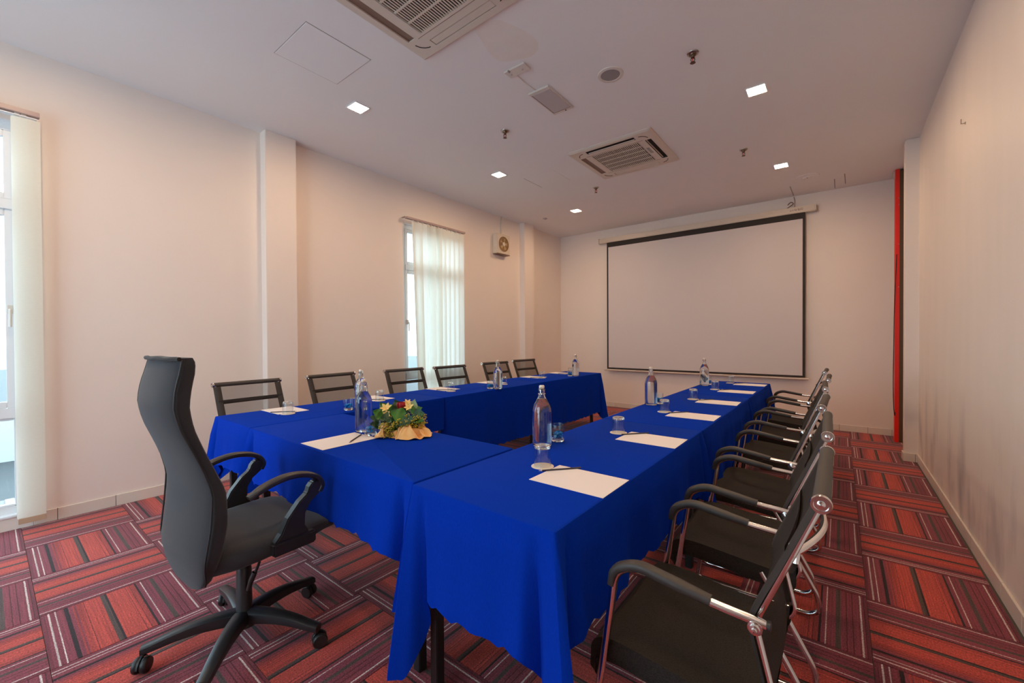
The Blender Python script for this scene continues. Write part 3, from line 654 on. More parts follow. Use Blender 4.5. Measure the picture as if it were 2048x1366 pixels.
def tablecloth(x0, x1, y0, y1, drops, label, seed, folds={}, press=()):
    """drops: hem length on sides (y-, x+, y+, x-); None where the cloth is pressed against a neighbour"""
    rnd = random.Random(seed); ph = [rnd.uniform(0, 6.28) for _ in range(8)]
    W, D = x1-x0, y1-y0; g = .002
    P = [(x0+g, y0+g), (x1-g, y0+g), (x1-g, y1-g), (x0+g, y1-g)]; N = [(0, -1), (1, 0), (0, 1), (-1, 0)]
    per = []                                            # (x, y, nx, ny, side, s, L)
    rc = .010
    for k in range(4):
        a, b_ = Vector(P[k]), Vector(P[(k+1) % 4]); L = (b_-a).length; d = (b_-a)/L
        ss = []
        s = rc
        while s < L-rc:
            ss.append(s); e = min(s, L-s); s += .006 if e < .05 else (.012 if e < .14 else .028)
        ss.append(L-rc)
        for s in ss: per.append((a+d*s, Vector(N[k]), k, s, L))
        # rounded corner
        n1, n2 = Vector(N[k]), Vector(N[(k+1) % 4]); c = b_-d*rc-n1*rc
        for q in (.25, .5, .75):
            nn = (n1*math.cos(q*PI/2)+n2*math.sin(q*PI/2)); per.append((c+nn*rc, nn, k+q, L, L))
    n = len(per); NV = 16
    def dd(k): return drops[k % 4]
    rows = []
    for (p, nv, k, s, L) in per:
        ki = int(k); fr = k-ki
        d0 = dd(ki); dn = dd(ki+1); dp = dd(ki-1)
        # distances to both ends
        e0, e1 = (s, L-s) if fr == 0 else (L, 0)
        near_end = e1 < e0
        oth = dn if near_end else dp
        e = min(e0, e1)
        if fr: mine = d0 if d0 is not None else dn; oth = dn if d0 is not None else d0; e = 0
        else: mine = d0
        exposed = mine is not None
        base = mine if exposed else .28
        both = exposed and oth is not None
        other = oth if oth is not None else base
        # blend hem to neighbour at corners
        if exposed: dl = base+( (base+other)/2-base)*math.exp(-e/.12) if both else base
        else: dl = base
        cn = 0
        cidx = (ki+1) % 4 if near_end or fr else ki
        cdir = Vector(N[(cidx-1) % 4])+Vector(N[cidx])
        both_c = dd(cidx-1) is not None and dd(cidx) is not None
        single = (dd(cidx-1) is not None) != (dd(cidx) is not None)
        if both_c: ex_, fv = .16, cdir*.055
        elif single:
            ks = (cidx-1) % 4 if dd(cidx-1) is not None else cidx          # the side that shows
            dv = (Vector(P[(ks+1) % 4])-Vector(P[ks])).normalized()
            ex_, fv = .09, Vector(N[ks])*.045+(-dv if ks == (cidx-1) % 4 else dv)*.035
        else: ex_, fv = 0, Vector((0, 0))
        fw_ = .026
        if cidx in folds: ex_, fv = folds[cidx][0], Vector(folds[cidx][1]); fw_ = folds[cidx][2] if len(folds[cidx]) > 2 else .026
        if not exposed and not fr: ex_ = ex_*math.exp(-e/.02)
        q_ = max(0, min(1, (e-.015)/.085)); dl += ex_*(1-q_*q_*(3-2*q_))
        sx = ki*7.3+s
        col = []
        for v in range(NV+1):
            f = v/NV
            out = 0
            if exposed:
                rip = .010*math.sin(sx*9+ph[0])+.008*math.sin(sx*17+ph[1])+.004*math.sin(sx*41+ph[2])
                out = .012*min(1, f*4)+(.018+rip)*f**1.3
                out -= (.062 if fw_ < .03 else 0)*f**.8*math.exp(-((e-.062)/.022)**2)
                out -= sum(.085*math.exp(-((s-pp)/.09)**4)*min(1, f*5) for pp in press if ki == 3 and not fr)
                fl_ = fv*(f**1.05*math.exp(-e/fw_))
            else:
                fl_ = fv*(f**1.05*math.exp(-e/.010)); out = -.004*f
            q = p+nv*out+fl_
            hem = .004*math.sin(sx*120+ph[3])+.006*math.sin(sx*63+ph[4]) if f == 1 and exposed else 0
            z = TZ-.008-dl*f+hem if f > 0 else TZ-.0075
            col.append((q.x, q.y, z))
        rows.append(col)
    m = MB()
    m.grid(lambda i, j: rows[i][j], n, NV+1, cu=True)
    # rounded shoulder + top
    o = len(m.v)
    ins = []
    for i, (p, nv, k, s, L) in enumerate(per):
        a = p-nv*.0022; b_ = p-nv*.008
        ins.append([(a.x, a.y, TZ-.0022), (b_.x, b_.y, TZ)])
    for i in range(n): m.v += ins[i]
    for i in range(n):
        j = (i+1) % n
        m.f.append((i*(NV+1), o+i*2, o+j*2, j*(NV+1))); m.f.append((o+i*2, o+i*2+1, o+j*2+1, o+j*2))
    m.f.append(tuple(o+i*2+1 for i in range(n)))
    ob = m.build('tablecloth', CLOTH, None, True)
    tag(ob, label, 'tablecloth', 'blue tablecloths')
    return ob
RT = [(.967, 2.541), (2.541, 4.131), (4.131, 5.505)]
LT = [(.990, 2.575), (2.575, 4.180), (4.180, 5.720)]
rx0, rx1, lx0, lx1 = -1.237, -.612, -3.419, -2.800
nm = ['end table nearest the camera', 'middle table', 'end table by the projection screen']
for k, (a, b_) in enumerate(RT):
    table(rx0, rx1, a, b_, 'black-legged folding table, %s of the aisle-side row from the office chair' % ['first', 'second', 'third'][k])
    tablecloth(rx0, rx1, a, b_, (.385 if k == 0 else None, .30 if k == 0 else .36, .38 if k == 2 else None, .50 if k else None), 'royal blue cloth on the %s of the aisle-side row' % ['table joined to the cross table', 'middle table', 'table closest to the projection screen'][k], 11+k, {1: (.06, (-.12, .03), .055), 2: (.09, (.045, 0))} if k == 1 else {1: (.06, (-.12, .03), .055)}) if k else \
        tablecloth(rx0, rx1, a, b_, (.385, .31, None, None), 'royal blue cloth on the aisle-side table joined to the cross table', 11, {0: (.29, (-.030, -.050)), 1: (.21, (.095, -.070)), 2: (.09, (.045, 0))})
for k, (a, b_) in enumerate(LT):
    table(lx0, lx1, a, b_, 'black-legged folding table, %s of the window-side row from the office chair' % ['first', 'second', 'third'][k], .118)
    tablecloth(lx0, lx1, a, b_, (.29 if k == 0 else None, None if k == 0 else .565, .5 if k == 2 else None, .30), 'royal blue cloth on the %s of the window-side row' % ['table joined to the cross table', 'middle table', 'table closest to the projection screen'][k], 31+k, {0: {1: (.05, (-.03, .14), .06)}, 1: {1: (.04, (-.12, .03), .055), 2: (.05, (.045, 0))}, 2: {1: (.04, (-.12, .03), .055)}}[k], press=[b_-(yc+sg*.27) for yc in (1.367, 2.125, 2.92, 3.563, 4.46, 5.22) for sg in (-1, 1) if a < yc+sg*.27 < b_])
table(lx1, rx0-.008, .985, 1.595, 'folding table with black legs joining the two rows, in front of the office chair')
tablecloth(lx1+.001, rx0-.009, .985, 1.597, (.285, None, .35, None), 'royal blue cloth on the cross table in front of the office chair', 51, {0: (.10, (.012, -.060), .02), 1: (.17, (-.045, -.045))})

# ------------------------------------------------------------------ mesh conference chairs
def make_chair(label, group):
    t = thing('mesh_chair', label, 'chair', (0, 0, 0), 0, group)
    up = [(.270, .950), (.150, .655), (.146, .625), (.172, .515), (.190, .435), (.172, .403), (.05, .405), (-.20, .418), (-.262, .405)]
    for s in (-1, 1):
        y = .238*s
        fr = MB().tube(fillet([(x, y, z) for x, z in up], [0, .03, .03, .06, .03, .03, .1, .05, 0], 5), .0088, 10).build('side_frame', CHROME, t, True)
        MB().lathe([(.019, -.004), (.0205, .004), (.019, .010), (.014, .010), (.013, .006), (.008, .006), (.007, .011), (.001, .012)] if s > 0 else [(.019, .004), (.0205, -.004), (.019, -.010), (.014, -.010), (.013, -.006), (.008, -.006), (.007, -.011), (.001, -.012)], 20, (.270, .25*s, .950), 'y', cap1=False).build('end_cap', CHROME, fr, True)
        ya = .266*s
        leg = [(.172, ya, .655), (.05, ya, .662), (-.13, ya, .688), (-.192, ya, .655), (-.205, ya, .55), (-.285, ya, .035), (-.262, ya, .012), (.205, ya, .012), (.242, ya, .04), (.236, ya, .105), (.16, ya, .245), (.065, ya*.93, .398)]
        lf = MB().tube(fillet(leg, [0, .05, .05, .05, .08, .03, .03, .04, .03, .05, .05, 0], 6), .0108, 10).build('leg_frame', CHROME, t, True)
        sec = [(.0175*math.copysign(abs(math.cos(a))**.6, math.cos(a)), .0125*math.copysign(abs(math.sin(a))**.6, math.sin(a))) for a in [2*PI*k/16 for k in range(16)]]
        pad = fillet([(.055, ya, .667), (-.04, ya, .680), (-.132, ya, .694), (-.194, ya, .662), (-.203, ya, .615)], [0, .04, .06, .05, 0], 6)
        MB().sweep(pad, sec, scale=lambda u: .82+.18*min(1, min(u, 1-u)*14)).build('armrest_pad', PAD, t, True)
        MB().lathe([(.0155, -.008), (.0155, .012), (.011, .013), (.011, .020), (.006, .021), (.006, .026), (.001, .027)] if s > 0 else [(.0155, .008), (.0155, -.012), (.011, -.013), (.011, -.020), (.006, -.021), (.006, -.026), (.001, -.027)], 16, (.150, ya, .645), 'y', cap1=False).build('joint_bolt', CHROME, lf, True)
        MB().lathe([(.0118, 0), (.0118, .008), (.001, .010)], 12, (.172, ya, .655), 'x', cap1=False).build('tube_plug', BLACKP, lf, True)
    MB().lathe([(.0172, -.245), (.0172, .245)], 20, (.270, 0, .950), 'y').build('head_roll', ROLL, t, True)
    # backrest net: thin curved panel with wrapped dark side bands
    bp = spline([(.262, .936), (.205, .80), (.146, .66), (.144, .615), (.165, .53), (.178, .45)][:6] and [(a, 0, b_) for a, b_ in [(.262, .936), (.205, .80), (.146, .66), (.142, .615), (.163, .53), (.178, .45)]], 5)
    def bow(p, u, amt): return p.x+amt*(1-(2*u-1)**2)
    n = 9
    MB().grid(lambda i, j: (bow(bp[i], j/(n-1), .012)-.008, -.205+.41*j/(n-1), bp[i].z), len(bp), n).build('backrest', NET, t, True)
    for s in (-1, 1):
        MB().grid(lambda i, j: (bp[i].x-.009+(.005 if j in (0, 3) else -.0015)+(.004 if j == 0 else 0), s*(.2535-.017*j), bp[i].z), len(bp), 4).build('edge_band', BAND, t, True)
    bar = [(.214+.055*math.sin(PI*k/12), -.243+.486*k/12, .818) for k in range(13)]
    MB().tube(spline(bar, 2), .0085, 8).build('back_crossbar', CHROME, t, True)
    MB().grid(lambda i, j: (.2125+.010*(1-(2*i/8-1)**2)-.0095, -.236+.472*i/8, .802+.032*j), 9, 2).build('lumbar_band', BAND, t, True)
    for s in (-1, 1):
        MB().tube([(.218, s*.236, .84), (.224, s*.226, .83), (.222, s*.232, .80)], .009, 8).build('crossbar_clamp', CHROME, t, True)
    # seat sling
    sp_ = [(.178, .45), (.165, .428), (.12, .420), (.02, .428), (-.10, .440), (-.20, .446), (-.255, .432), (-.275, .400), (-.262, .385)]
    sp = spline([(a, 0, b_) for a, b_ in sp_], 4); n = 13
    def sz(i, j):
        u = ([0, .010]+[.03+.94*q/8 for q in range(9)]+[.99, 1.0])[j]; dip = .010*(1-(2*u-1)**4)
        p = sp[i]; e = abs(2*u-1)
        return (p.x, -.2575+.515*u, p.z-dip*(1 if p.x > -.24 else .3)-(.050 if e > .99 else 0))
    m = MB().grid(sz, len(sp), n); o = len(m.v)
    m.grid(lambda i, j: (lambda q: (q[0]+(.012 if sp[i].x < -.24 else 0), q[1]*.99, q[2]-.016))(sz(i, j)), len(sp), n)
    m.build('seat', NETS, t, True)
    for x, z in [(-.235, .388), (.10, .388)]:
        MB().tube([(x, -.243, z+.004), (x, 0, z-.008), (x, .243, z+.004)], .009, 8).build('seat_crossbar', CHROME, t, True)
    MB().tube([(-.272, -.262, .05), (-.275, 0, .05), (-.272, .262, .05)], .007, 8).build('front_stretcher', CHROME, t, True) if False else None
    return t
RC = [(-.03, 1.109), (-.037, 1.855), (-.064, 2.571), (-.080, 3.475), (-.071, 4.194), (-.110, 5.024)]
names = ['first from the office chair end', 'second from the office chair end', 'third from the office chair end', 'third from the screen', 'second from the screen', 'closest to the screen']
ch = None
for k, (x, y) in enumerate(RC):
    lab = 'chrome-framed mesh chair on the aisle side, '+names[k]
    loc = (x-.270, y+.2445, 0)
    if ch is None: ch = make_chair(lab, 'mesh chairs along the aisle side'); ch.location = loc
    else: dup(ch, loc, R([0, 1, -1, 1.5, 0, -1][k]), lab, 'mesh chairs along the aisle side')
LC = [(-3.838, 1.367), (-3.905, 2.125), (-3.858, 2.92), (-3.79, 3.563), (-3.835, 4.46), (-3.90, 5.22)]
lr = [3.2, 4.5, -3.0, -2, -5, -6]
names = ['before the first wall pillar', 'just past the first wall pillar', 'where the far window begins', 'in front of the bunched blind', 'below the wall fan', 'beside the far wall pillar']
for k, (x, y) in enumerate(LC):
    dup(ch, (x+.270, y, 0), PI+R(lr[k]), 'see-through mesh chair on the window side, '+names[k], 'mesh chairs along the window wall')

# ------------------------------------------------------------------ office chair
OC = (-2.03, .69); orot = R(3)
t = thing('office_chair', 'high-back charcoal fabric swivel chair on castors at the cross table', 'chair', (OC[0], OC[1], 0))
rear = [(.345, .485), (.38, .472), (.48, .450), (.617, .468), (.736, .476), (.82, .455), (.90, .425), (.98, .392), (1.06, .374), (1.13, .382), (1.189, .398), (1.225, .405), (1.24, .41)]
front = [(.345, .500), (.38, .515), (.48, .525), (.617, .548), (.736, .542), (.82, .508), (.90, .478), (.98, .452), (1.06, .442), (1.13, .452), (1.189, .466), (1.225, .468), (1.24, .455)]
wid = [(.345, .10), (.365, .165), (.40, .205), (.48, .245), (.617, .256), (.736, .252), (.90, .232), (1.06, .212), (1.189, .200), (1.225, .195), (1.24, .188)]
bx = -2.065-OC[0]
def rotl(p):                                           # turn the upholstery a little about the chair axis
    c, s = math.cos(orot), math.sin(orot); return (p[0]*c-p[1]*s, p[0]*s+p[1]*c, p[2])
zs = [.345, .352, .36, .37, .385, .40, .43]+[.46+.03*k for k in range(26)]+[1.225, 1.233, 1.24]
NS = 40
def sm(tab, z): return (interp(tab, z-.02)+interp(tab, z)*2+interp(tab, z+.02))/4
def ring(z, i):
    a = 2*PI*i/NS; w_ = interp(wid, z); r0, f0 = sm(rear, z)-OC[1], sm(front, z)-OC[1]
    ca, sa = math.cos(a), math.sin(a); ex = .45
    x = w_*math.copysign(abs(ca)**ex, ca); yy = (r0+f0)/2+(f0-r0)/2*math.copysign(abs(sa)**ex, sa)
    yy += .022*(x/w_)**2*min(1, (z-.345)*6) if w_ else 0
    return rotl((bx+x, yy, z))
m = MB(); m.grid(lambda i, j: ring(zs[i], j), len(zs), NS, cv=True); o = len(m.v)
m.f.append(tuple(range(NS))); m.f.append(tuple((len(zs)-1)*NS+j for j in range(NS)))
m.build('backrest', FABRIC, t, True)
for s in (-1, 1):
    pts = []
    for z in zs[3:-1]:
        w_ = interp(wid, z); pts.append(rotl((bx+s*w_*.992, sm(rear, z)-OC[1]+.018+.010, z)))
    MB().tube(pts, .0035, 6).build('piping', PIPING, t, True)
pts = [rotl((bx+.192*u, .402-OC[1]+.022*u*u+.002, 1.236+.002*math.sin(u*9))) for u in [k/10-1 for k in range(21)]]
MB().tube(pts, .0075, 8).build('top_welt', FABRIC2, t, True)
# seat cushion
yt = [(.50, 0), (.56, .0), (.86, 0), (.94, -.008), (1.0, -.036), (1.04, -.072)]
def seat(i, j):
    yv = [.49, .52, .58, .66, .74, .82, .88, .93, .97, 1.0, 1.025, 1.04][i]
    w_ = interp([(.505, .205), (.56, .245), (.70, .262), (.90, .266), (.97, .250), (1.01, .215), (1.04, .17)], yv)
    top = .512+interp(yt, yv)+(.0 if yv > .53 else -.012); th = interp([(.505, .10), (.6, .115), (.85, .09), (.95, .06), (1.04, .018)], yv)
    a = 2*PI*j/28; ca, sa = math.cos(a), math.sin(a)
    dish = -.012*(1-min(1, abs(ca)*1.1)) if sa > 0 else 0
    return rotl((bx+.008+w_*math.copysign(abs(ca)**.5, ca), yv-OC[1], top-th/2+th/2*math.copysign(abs(sa)**.55, sa)+dish))
m = MB().grid(seat, 12, 28, cv=True); m.f.append(tuple(range(28))); m.f.append(tuple(11*28+j for j in range(28)))
m.build('seat', FABRIC, t, True)
# loop armrests
for s in (-1, 1):
    xa = .272*s
    arc = spline([(0, .615, .692), (0, .68, .722), (0, .76, .737), (0, .835, .728), (0, .885, .703), (0, .905, .668), (0, .893, .640)], 6)
    sec = [(.024*math.copysign(abs(math.cos(a))**.7, math.cos(a)), .0125*math.copysign(abs(math.sin(a))**.7, math.sin(a))) for a in [2*PI*k/14 for k in range(14)]]
    ar = MB().sweep([rotl((bx+xa, p.y-OC[1], p.z)) for p in arc], sec, scale=lambda u: .8+.2*min(1, u*8)).build('armrest', BLACKP, t, True)
    outl = [(.905, .672), (.892, .636), (.851, .606), (.828, .567), (.826, .518), (.845, .482), (.700, .482), (.728, .513), (.755, .567), (.803, .622), (.838, .648), (.846, .672), (.862, .690), (.89, .694)]
    mm_ = MB().extrude([(a-OC[1], b_) for a, b_ in outl], 'x', bx+xa-.019, bx+xa+.019); mm_.v = [rotl(v) for v in mm_.v]
    mm_.build('arm_strut', BLACKP, t, bevel=.005)
    mm_ = MB().box(bx+xa-.026, bx+xa+.024, .695-OC[1], .872-OC[1], .430, .484); mm_.v = [rotl(v) for v in mm_.v]
    mm_.build('arm_bracket', BLACKP, t, bevel=.007)
mm_ = MB().box(bx-.15, bx+.15, -.06, .17, .395, .428).box(bx-.08, bx+.08, -.09, .12, .355, .396); mm_.build('tilt_mechanism', BLACKP, t, bevel=.006)
MB().box(bx-.05, bx+.05, -.185, -.05, .395, .415).build('back_bracket', BLACKP, t, bevel=.004)
MB().lathe([(.0145, .30), (.0145, .372)], 16).build('gas_lift', CHROME, t, True)
MB().lathe([(.052, .075), (.047, .10), (.036, .125), (.031, .14), (.029, .315), (.026, .322)], 24).build('column_sleeve', BLACKP, t, True)
lv = MB().tube(spline([(.04, .03, .375), (.075, .035, .36), (.068, .02, .31)], 5), .006, 8); lv.build('lever_rod', BLACKM, t, True)
MB().tube([(.068, .018, .312), (.062, .008, .285), (.055, -.004, .24)], .013, 10, scale=lambda u: .6+.4*math.sin(PI*min(1, .2+u))).build('lever_handle', BLACKP, t, True)
for k in range(5):
    a = R(31+72*k); dx, dy = math.cos(a), math.sin(a)
    m = MB(); n = 10
    def legr(i, j):
        u = i/(n-1); rr = .03+.315*u; w_ = .034*(1-u)+.021*u; hh = .060*(1-u)+.030*u; zc = .112+.018*math.sin(PI*min(1, u*1.1))*.6-.030*u**1.6
        b_ = 2*PI*j/12; ca, sa = math.cos(b_), math.sin(b_)
        lx = w_*math.copysign(abs(ca)**.55, ca); lz = hh/2*math.copysign(abs(sa)**.55, sa)
        return (rr*dx-lx*dy, rr*dy+lx*dx, zc+lz)
    m.grid(legr, n, 12, cv=True); m.f.append(tuple(range(12))); m.f.append(tuple((n-1)*12+j for j in range(12)))
    m.build('base_leg', BLACKP, t, True)
    ca_ = MB().lathe([(.008, .058), (.008, .085)], 8, (.335*dx, .335*dy, 0))
    ang = a+R([40, 100, -30, 70, 20][k]); ux, uy = math.cos(ang), math.sin(ang); cx, cy = .335*dx+.012*ux, .335*dy+.012*uy
    for s in (-1, 1):
        q = MB().lathe([(.012, -.010), (.026, -.010), (.0295, -.005), (.0295, .005), (.026, .010), (.012, .010)], 20, axis='x')
        ca_.add([(cx-uy*(v[0]+s*.0145)+ux*v[1], cy+ux*(v[0]+s*.0145)+uy*v[1], .0297+v[2]) for v in q.v], q.f)
    hd = MB().grid(lambda i, j: (lambda b2, wv: (cx+ux*.034*math.cos(b2)-uy*wv, cy+uy*.034*math.cos(b2)+ux*wv, .0297+.034*math.sin(b2)))(PI*i/8, (-.0035, .0035)[j]), 9, 2)
    ca_.add(hd.v, hd.f)
    ca_.build('castor', BLACKM, t, True)

# ------------------------------------------------------------------ things on the tables
def make_sheet(): 
    m = MB(); n = 8
    m.box(-.152, .152, -.110, .110, 0, .0012); return m
sheet_me = None
def put_sheet(x, y, rz, label):
    global sheet_me
    if sheet_me is None:
        o = make_sheet().build('paper_sheet', PAPER); sheet_me = o.data
    else:
        o = bpy.data.objects.new('paper_sheet', sheet_me); C.objects.link(o)
    o.location = (x, y, TZ+.0004); o.rotation_euler = (0, 0, rz); tag(o, label, 'paper', 'blank sheets at the places'); return o
pen = None
def put_pencil(p0, p1, label, z=TZ+.0050):
    global pen
    a = math.atan2(p1[1]-p0[1], p1[0]-p0[0]); c = ((p0[0]+p1[0])/2, (p0[1]+p1[1])/2, z)
    if pen is None:
        pen = thing('pencil', label, 'pencil', c, a, 'dark pencils on the sheets')
        MB().lathe([(.0034, -.076), (.0034, .088)], 6, axis='x').build('shaft', PENCIL, pen); MB().lathe([(.0034, -.076), (.0008, -.089)], 8, axis='x', cap1=True).build('point', PTIP, pen)
    else: dup(pen, c, a, label)
cst_me = None
def put_coaster(x, y, label):
    global cst_me
    if cst_me is None:
        o = MB().lathe([(.047, 0), (.047, .0012), (.0466, .0015)], 36).build('coaster', CARD, None, True); cst_me = o.data
    else: o = bpy.data.objects.new('coaster', cst_me); C.objects.link(o)
    o.location = (x, y, TZ+.0004+(.0012 if 'front' in label and False else 0)); tag(o, label, 'coaster', 'round card coasters'); return o
GL = [(.030, 0), (.0335, .003), (.0355, .012), (.0360, .086), (.0350, .088), (.0338, .086), (.0335, .014), (.029, .011), (.001, .0105)]
gl_me = {}
def put_glass(name, x, y, label, upside, cat='glass', group=None, z=TZ+.0008):
    if upside not in gl_me:
        fl_ = (lambda h_: .088-h_) if upside else (lambda h_: h_)
        wall_ = [(.0330, .013), (.0348, .03), (.0360, .085), (.0354, .088), (.0345, .085), (.0332, .03), (.0315, .013)]
        o = MB().lathe([(r_, fl_(h_)) for r_, h_ in wall_], 36, cap0=False, cap1=False).build(name, TGLASS, None, True)
        bs = [(.001, 0), (.027, .0), (.0305, .0015), (.0325, .006), (.0330, .013), (.0300, .0145), (.026, .012), (.001, .0105)]
        bo = MB().lathe([(r_, fl_(h_)) for r_, h_ in bs], 36, cap0=False, cap1=False).build('glass_base', GLASS, o, True)
        gl_me[upside] = (o.data, bo.data)
    else:
        o = bpy.data.objects.new(name, gl_me[upside][0]); C.objects.link(o)
        bo = bpy.data.objects.new('glass_base', gl_me[upside][1]); C.objects.link(bo); bo.parent = o
    o.location = (x, y, z); tag(o, label, cat, group); return o
cy_me = None
def put_candies(x, y, label, seed):
    global cy_me
    rnd = random.Random(seed)
    for k in range(8):
        if cy_me is None:
            m = MB().ball((0, 0, 0), .0125, .0085, .0085, 8, 6)
            for s in (-1, 1): m.grid(lambda i, j: (s*(.011+.007*j), (i-1.5)*.0035*(1+j), .002*(-1)**i*j), 4, 2)
            o = m.build('candy', CANDY, None, True); cy_me = o.data
        else: o = bpy.data.objects.new('candy', cy_me); C.objects.link(o)
        lay = k//4; a = k*PI/2+lay*.7+rnd.uniform(-.2, .2)
        o.location = (x+.0165*math.cos(a), y+.0165*math.sin(a), TZ+.0255+lay*.0145+rnd.uniform(0, .002)); o.rotation_euler = (rnd.uniform(-.4, .4), rnd.uniform(-.5, .5), rnd.uniform(0, 6))
        tag(o, label, 'candy', label)
btl = None
def put_bottle(x, y, label, rz=.4):
    global btl
    if btl is None:
        t = thing('water_bottle', label, 'bottle', (x, y, TZ+.0006), rz, 'swing-top water bottles'); btl = t
        prof = [(.042, 0), (.0455, .003), (.0470, .010), (.0470, .165), (.0455, .182), (.038, .205), (.026, .226), (.0185, .242), (.0155, .252), (.0150, .272), (.0170, .274), (.0170, .280), (.0150, .283), (.0130, .283), (.0118, .275), (.0118, .252), (.0150, .240), (.0225, .225), (.034, .204), (.0412, .182), (.0425, .165), (.0425, .012), (.038, .008), (.001, .010)]
        MB().lathe(prof, 36, cap0=True, cap1=False).build('glass_body', GLASS, t, True)
        wp = [(.001, .0095), (.038, .0075), (.0427, .012), (.0427, .165), (.0414, .182), (.0342, .204), (.0226, .225), (.019, .232), (.001, .232)]
        MB().lathe(wp, 36, cap0=False, cap1=False).build('water', WATER, t, True)
        MB().lathe([(.010, .278), (.0125, .284), (.0135, .288), (.0135, .296), (.011, .299), (.001, .300)], 20, cap1=False).build('stopper', CARD, t, True)
        wi = MB().tube([(0, .019, .258), (0, .022, .262), (0, .019, .285), (0, .014, .293)], .0013, 6).tube([(0, -.019, .258), (0, -.022, .262), (0, -.019, .285), (0, -.014, .293)], .0013, 6)
        wi.tube([(.0175*math.cos(2*PI*k/20), .0185*math.sin(2*PI*k/20), .257) for k in range(20)], .0016, 6, closed=True); wi.build('wire_bail', CHROME, t, True)
    else: dup(btl, (x, y, TZ+.0006), rz, label)
ordn = ['first', 'second', 'third', 'fourth', 'fifth', 'sixth']
PR = [(-.770, 1.381, 0), (-.772, 2.155, .3), (-.778, 2.965, .4), (-.778, 3.700, 1.5), (-.785, 4.520, 1), (-.778, 5.250, 0)]
CR = [(-.972, 1.437), (-.974, 2.200), (-.982, 3.004), (-.983, 3.755), (-.988, 4.575), (-.983, 5.310)]
for k in range(6):
    x, y, a = PR[k]; pl = ' of the aisle-side row, counted from the office chair'; on = ordn[k]
    put_sheet(x, y, R(a), on+' blank white sheet'+pl)
    cx, cy = CR[k]
    put_coaster(cx, cy, on+' round card coaster'+pl)
    put_glass('tumbler', cx, cy, on+' upturned clear tumbler'+pl, True, 'glass', 'upturned tumblers', TZ+.0021)
    put_pencil((x-.172, y-.012), (x-.060, y+.122), on+' dark pencil'+pl)
PL = [(-3.277, 1.398, 0), (-3.272, 2.160, 0), (-3.282, 2.985, 0), (-3.262, 3.745, 0), (-3.258, 4.600, 0), (-3.285, 5.345, 0)]
CL = [(-3.095, 1.342), (-3.100, 2.100), (-3.070, 2.905), (-3.030, 3.690), (-3.085, 4.560), (-3.085, 5.290)]
for k in range(6):
    x, y, a = PL[k]; pl = ' of the window-side row, counted from the office chair'; on = ordn[k]
    put_sheet(x, y, R(180+a), on+' blank white sheet'+pl)
    cx, cy = CL[k]
    put_coaster(cx, cy, on+' round card coaster'+pl).location.z = TZ+.0018
    put_glass('tumbler', cx, cy, on+' upturned clear tumbler'+pl, True, 'glass', 'upturned tumblers', TZ+.0035)
    put_pencil((x+.150, y+.020), (x+.030, y-.112), on+' dark pencil'+pl)
# cross-table place
o = put_sheet(-2.062, 1.155, R(90.5), 'blank white sheet on the cross table in front of the office chair')
put_coaster(-1.966, 1.362, 'round card coaster under the upturned glass beside the flowers').location.z = TZ+.0020
put_glass('tumbler', -1.966, 1.362, 'clear tumbler turned upside down beside the flowers', True, 'glass', 'upturned tumblers', TZ+.0037)
put_pencil((-1.968, 1.150), (-2.082, 1.292), 'dark pencil slanting over the sheet on the cross table')
put_bottle(-2.168, 1.362, 'tall glass water bottle with swing top beside the flowers', .9)
put_glass('candy_glass', -2.045, 1.326, 'clear glass of blue candies beside the flowers', False, 'glass', 'glasses of blue candies'); put_candies(-2.045, 1.326, 'blue wrapped candy in the glass beside the flowers', 1)
for i_, (bx_, by_, gx, gy, l) in enumerate([(-1.162, 1.714, -1.146, 1.835, 'first bottle of the aisle-side row'), (-1.171, 3.263, -1.140, 3.345, 'middle bottle of the aisle-side row'), (-1.165, 4.888, -1.150, 5.00, 'far bottle of the aisle-side row'),
                            (-2.860, 1.775, -2.893, 1.690, 'first bottle of the window-side row'), (-2.818, 3.338, -2.893, 3.300, 'middle bottle of the window-side row'), (-2.872, 5.069, -2.925, 5.010, 'far bottle of the window-side row')]):
    put_bottle(bx_, by_, 'clear swing-top water bottle, the '+l, .3+i_*.5)
    put_glass('candy_glass', gx, gy, 'clear glass of blue candies beside the '+l, False, 'glass', 'glasses of blue candies')
    put_candies(gx, gy, 'blue wrapped candy in the glass by the '+l, 10+i_)

# ------------------------------------------------------------------ flower arrangement
fx, fy = -1.90, 1.47
t = thing('flower_arrangement', 'low flower arrangement with a red rose wrapped in a peach napkin', 'flowers', (fx, fy, TZ))
ux, uy = .786, .618                                     # the arrangement lies roughly along the table diagonal
def loc(s, d, z): return (s*.786-d*.618, s*.618+d*.786, z)
def leaf(base, tip, width, mat, cup=.25, side=None):
    b0, t0 = Vector(base), Vector(tip); d = t0-b0; L = d.length; d.normalize()
    nv = Vector((.40, -.50, .62)); sd = d.cross(nv).normalized(); nn = sd.cross(d)
    n = 9
    def fn(i, j):
        u = i/(n-1); v = j-2
        w_ = width*math.sin(PI*min(1, u**.8*.97+.02))*.5*(1.15-.3*u)
        return b0+d*(L*u)+sd*(w_*v/2)+nn*(cup*w_*abs(v)/2*abs(v)/2-.10*L*(u*u)*.5+.004*math.sin(i*1.7+v))
    MB().grid(fn, n, 5).build('leaf', mat, t, True)
V = lambda s, d, z: loc(s, d, z)
cam_side = (.786, .618, 0)
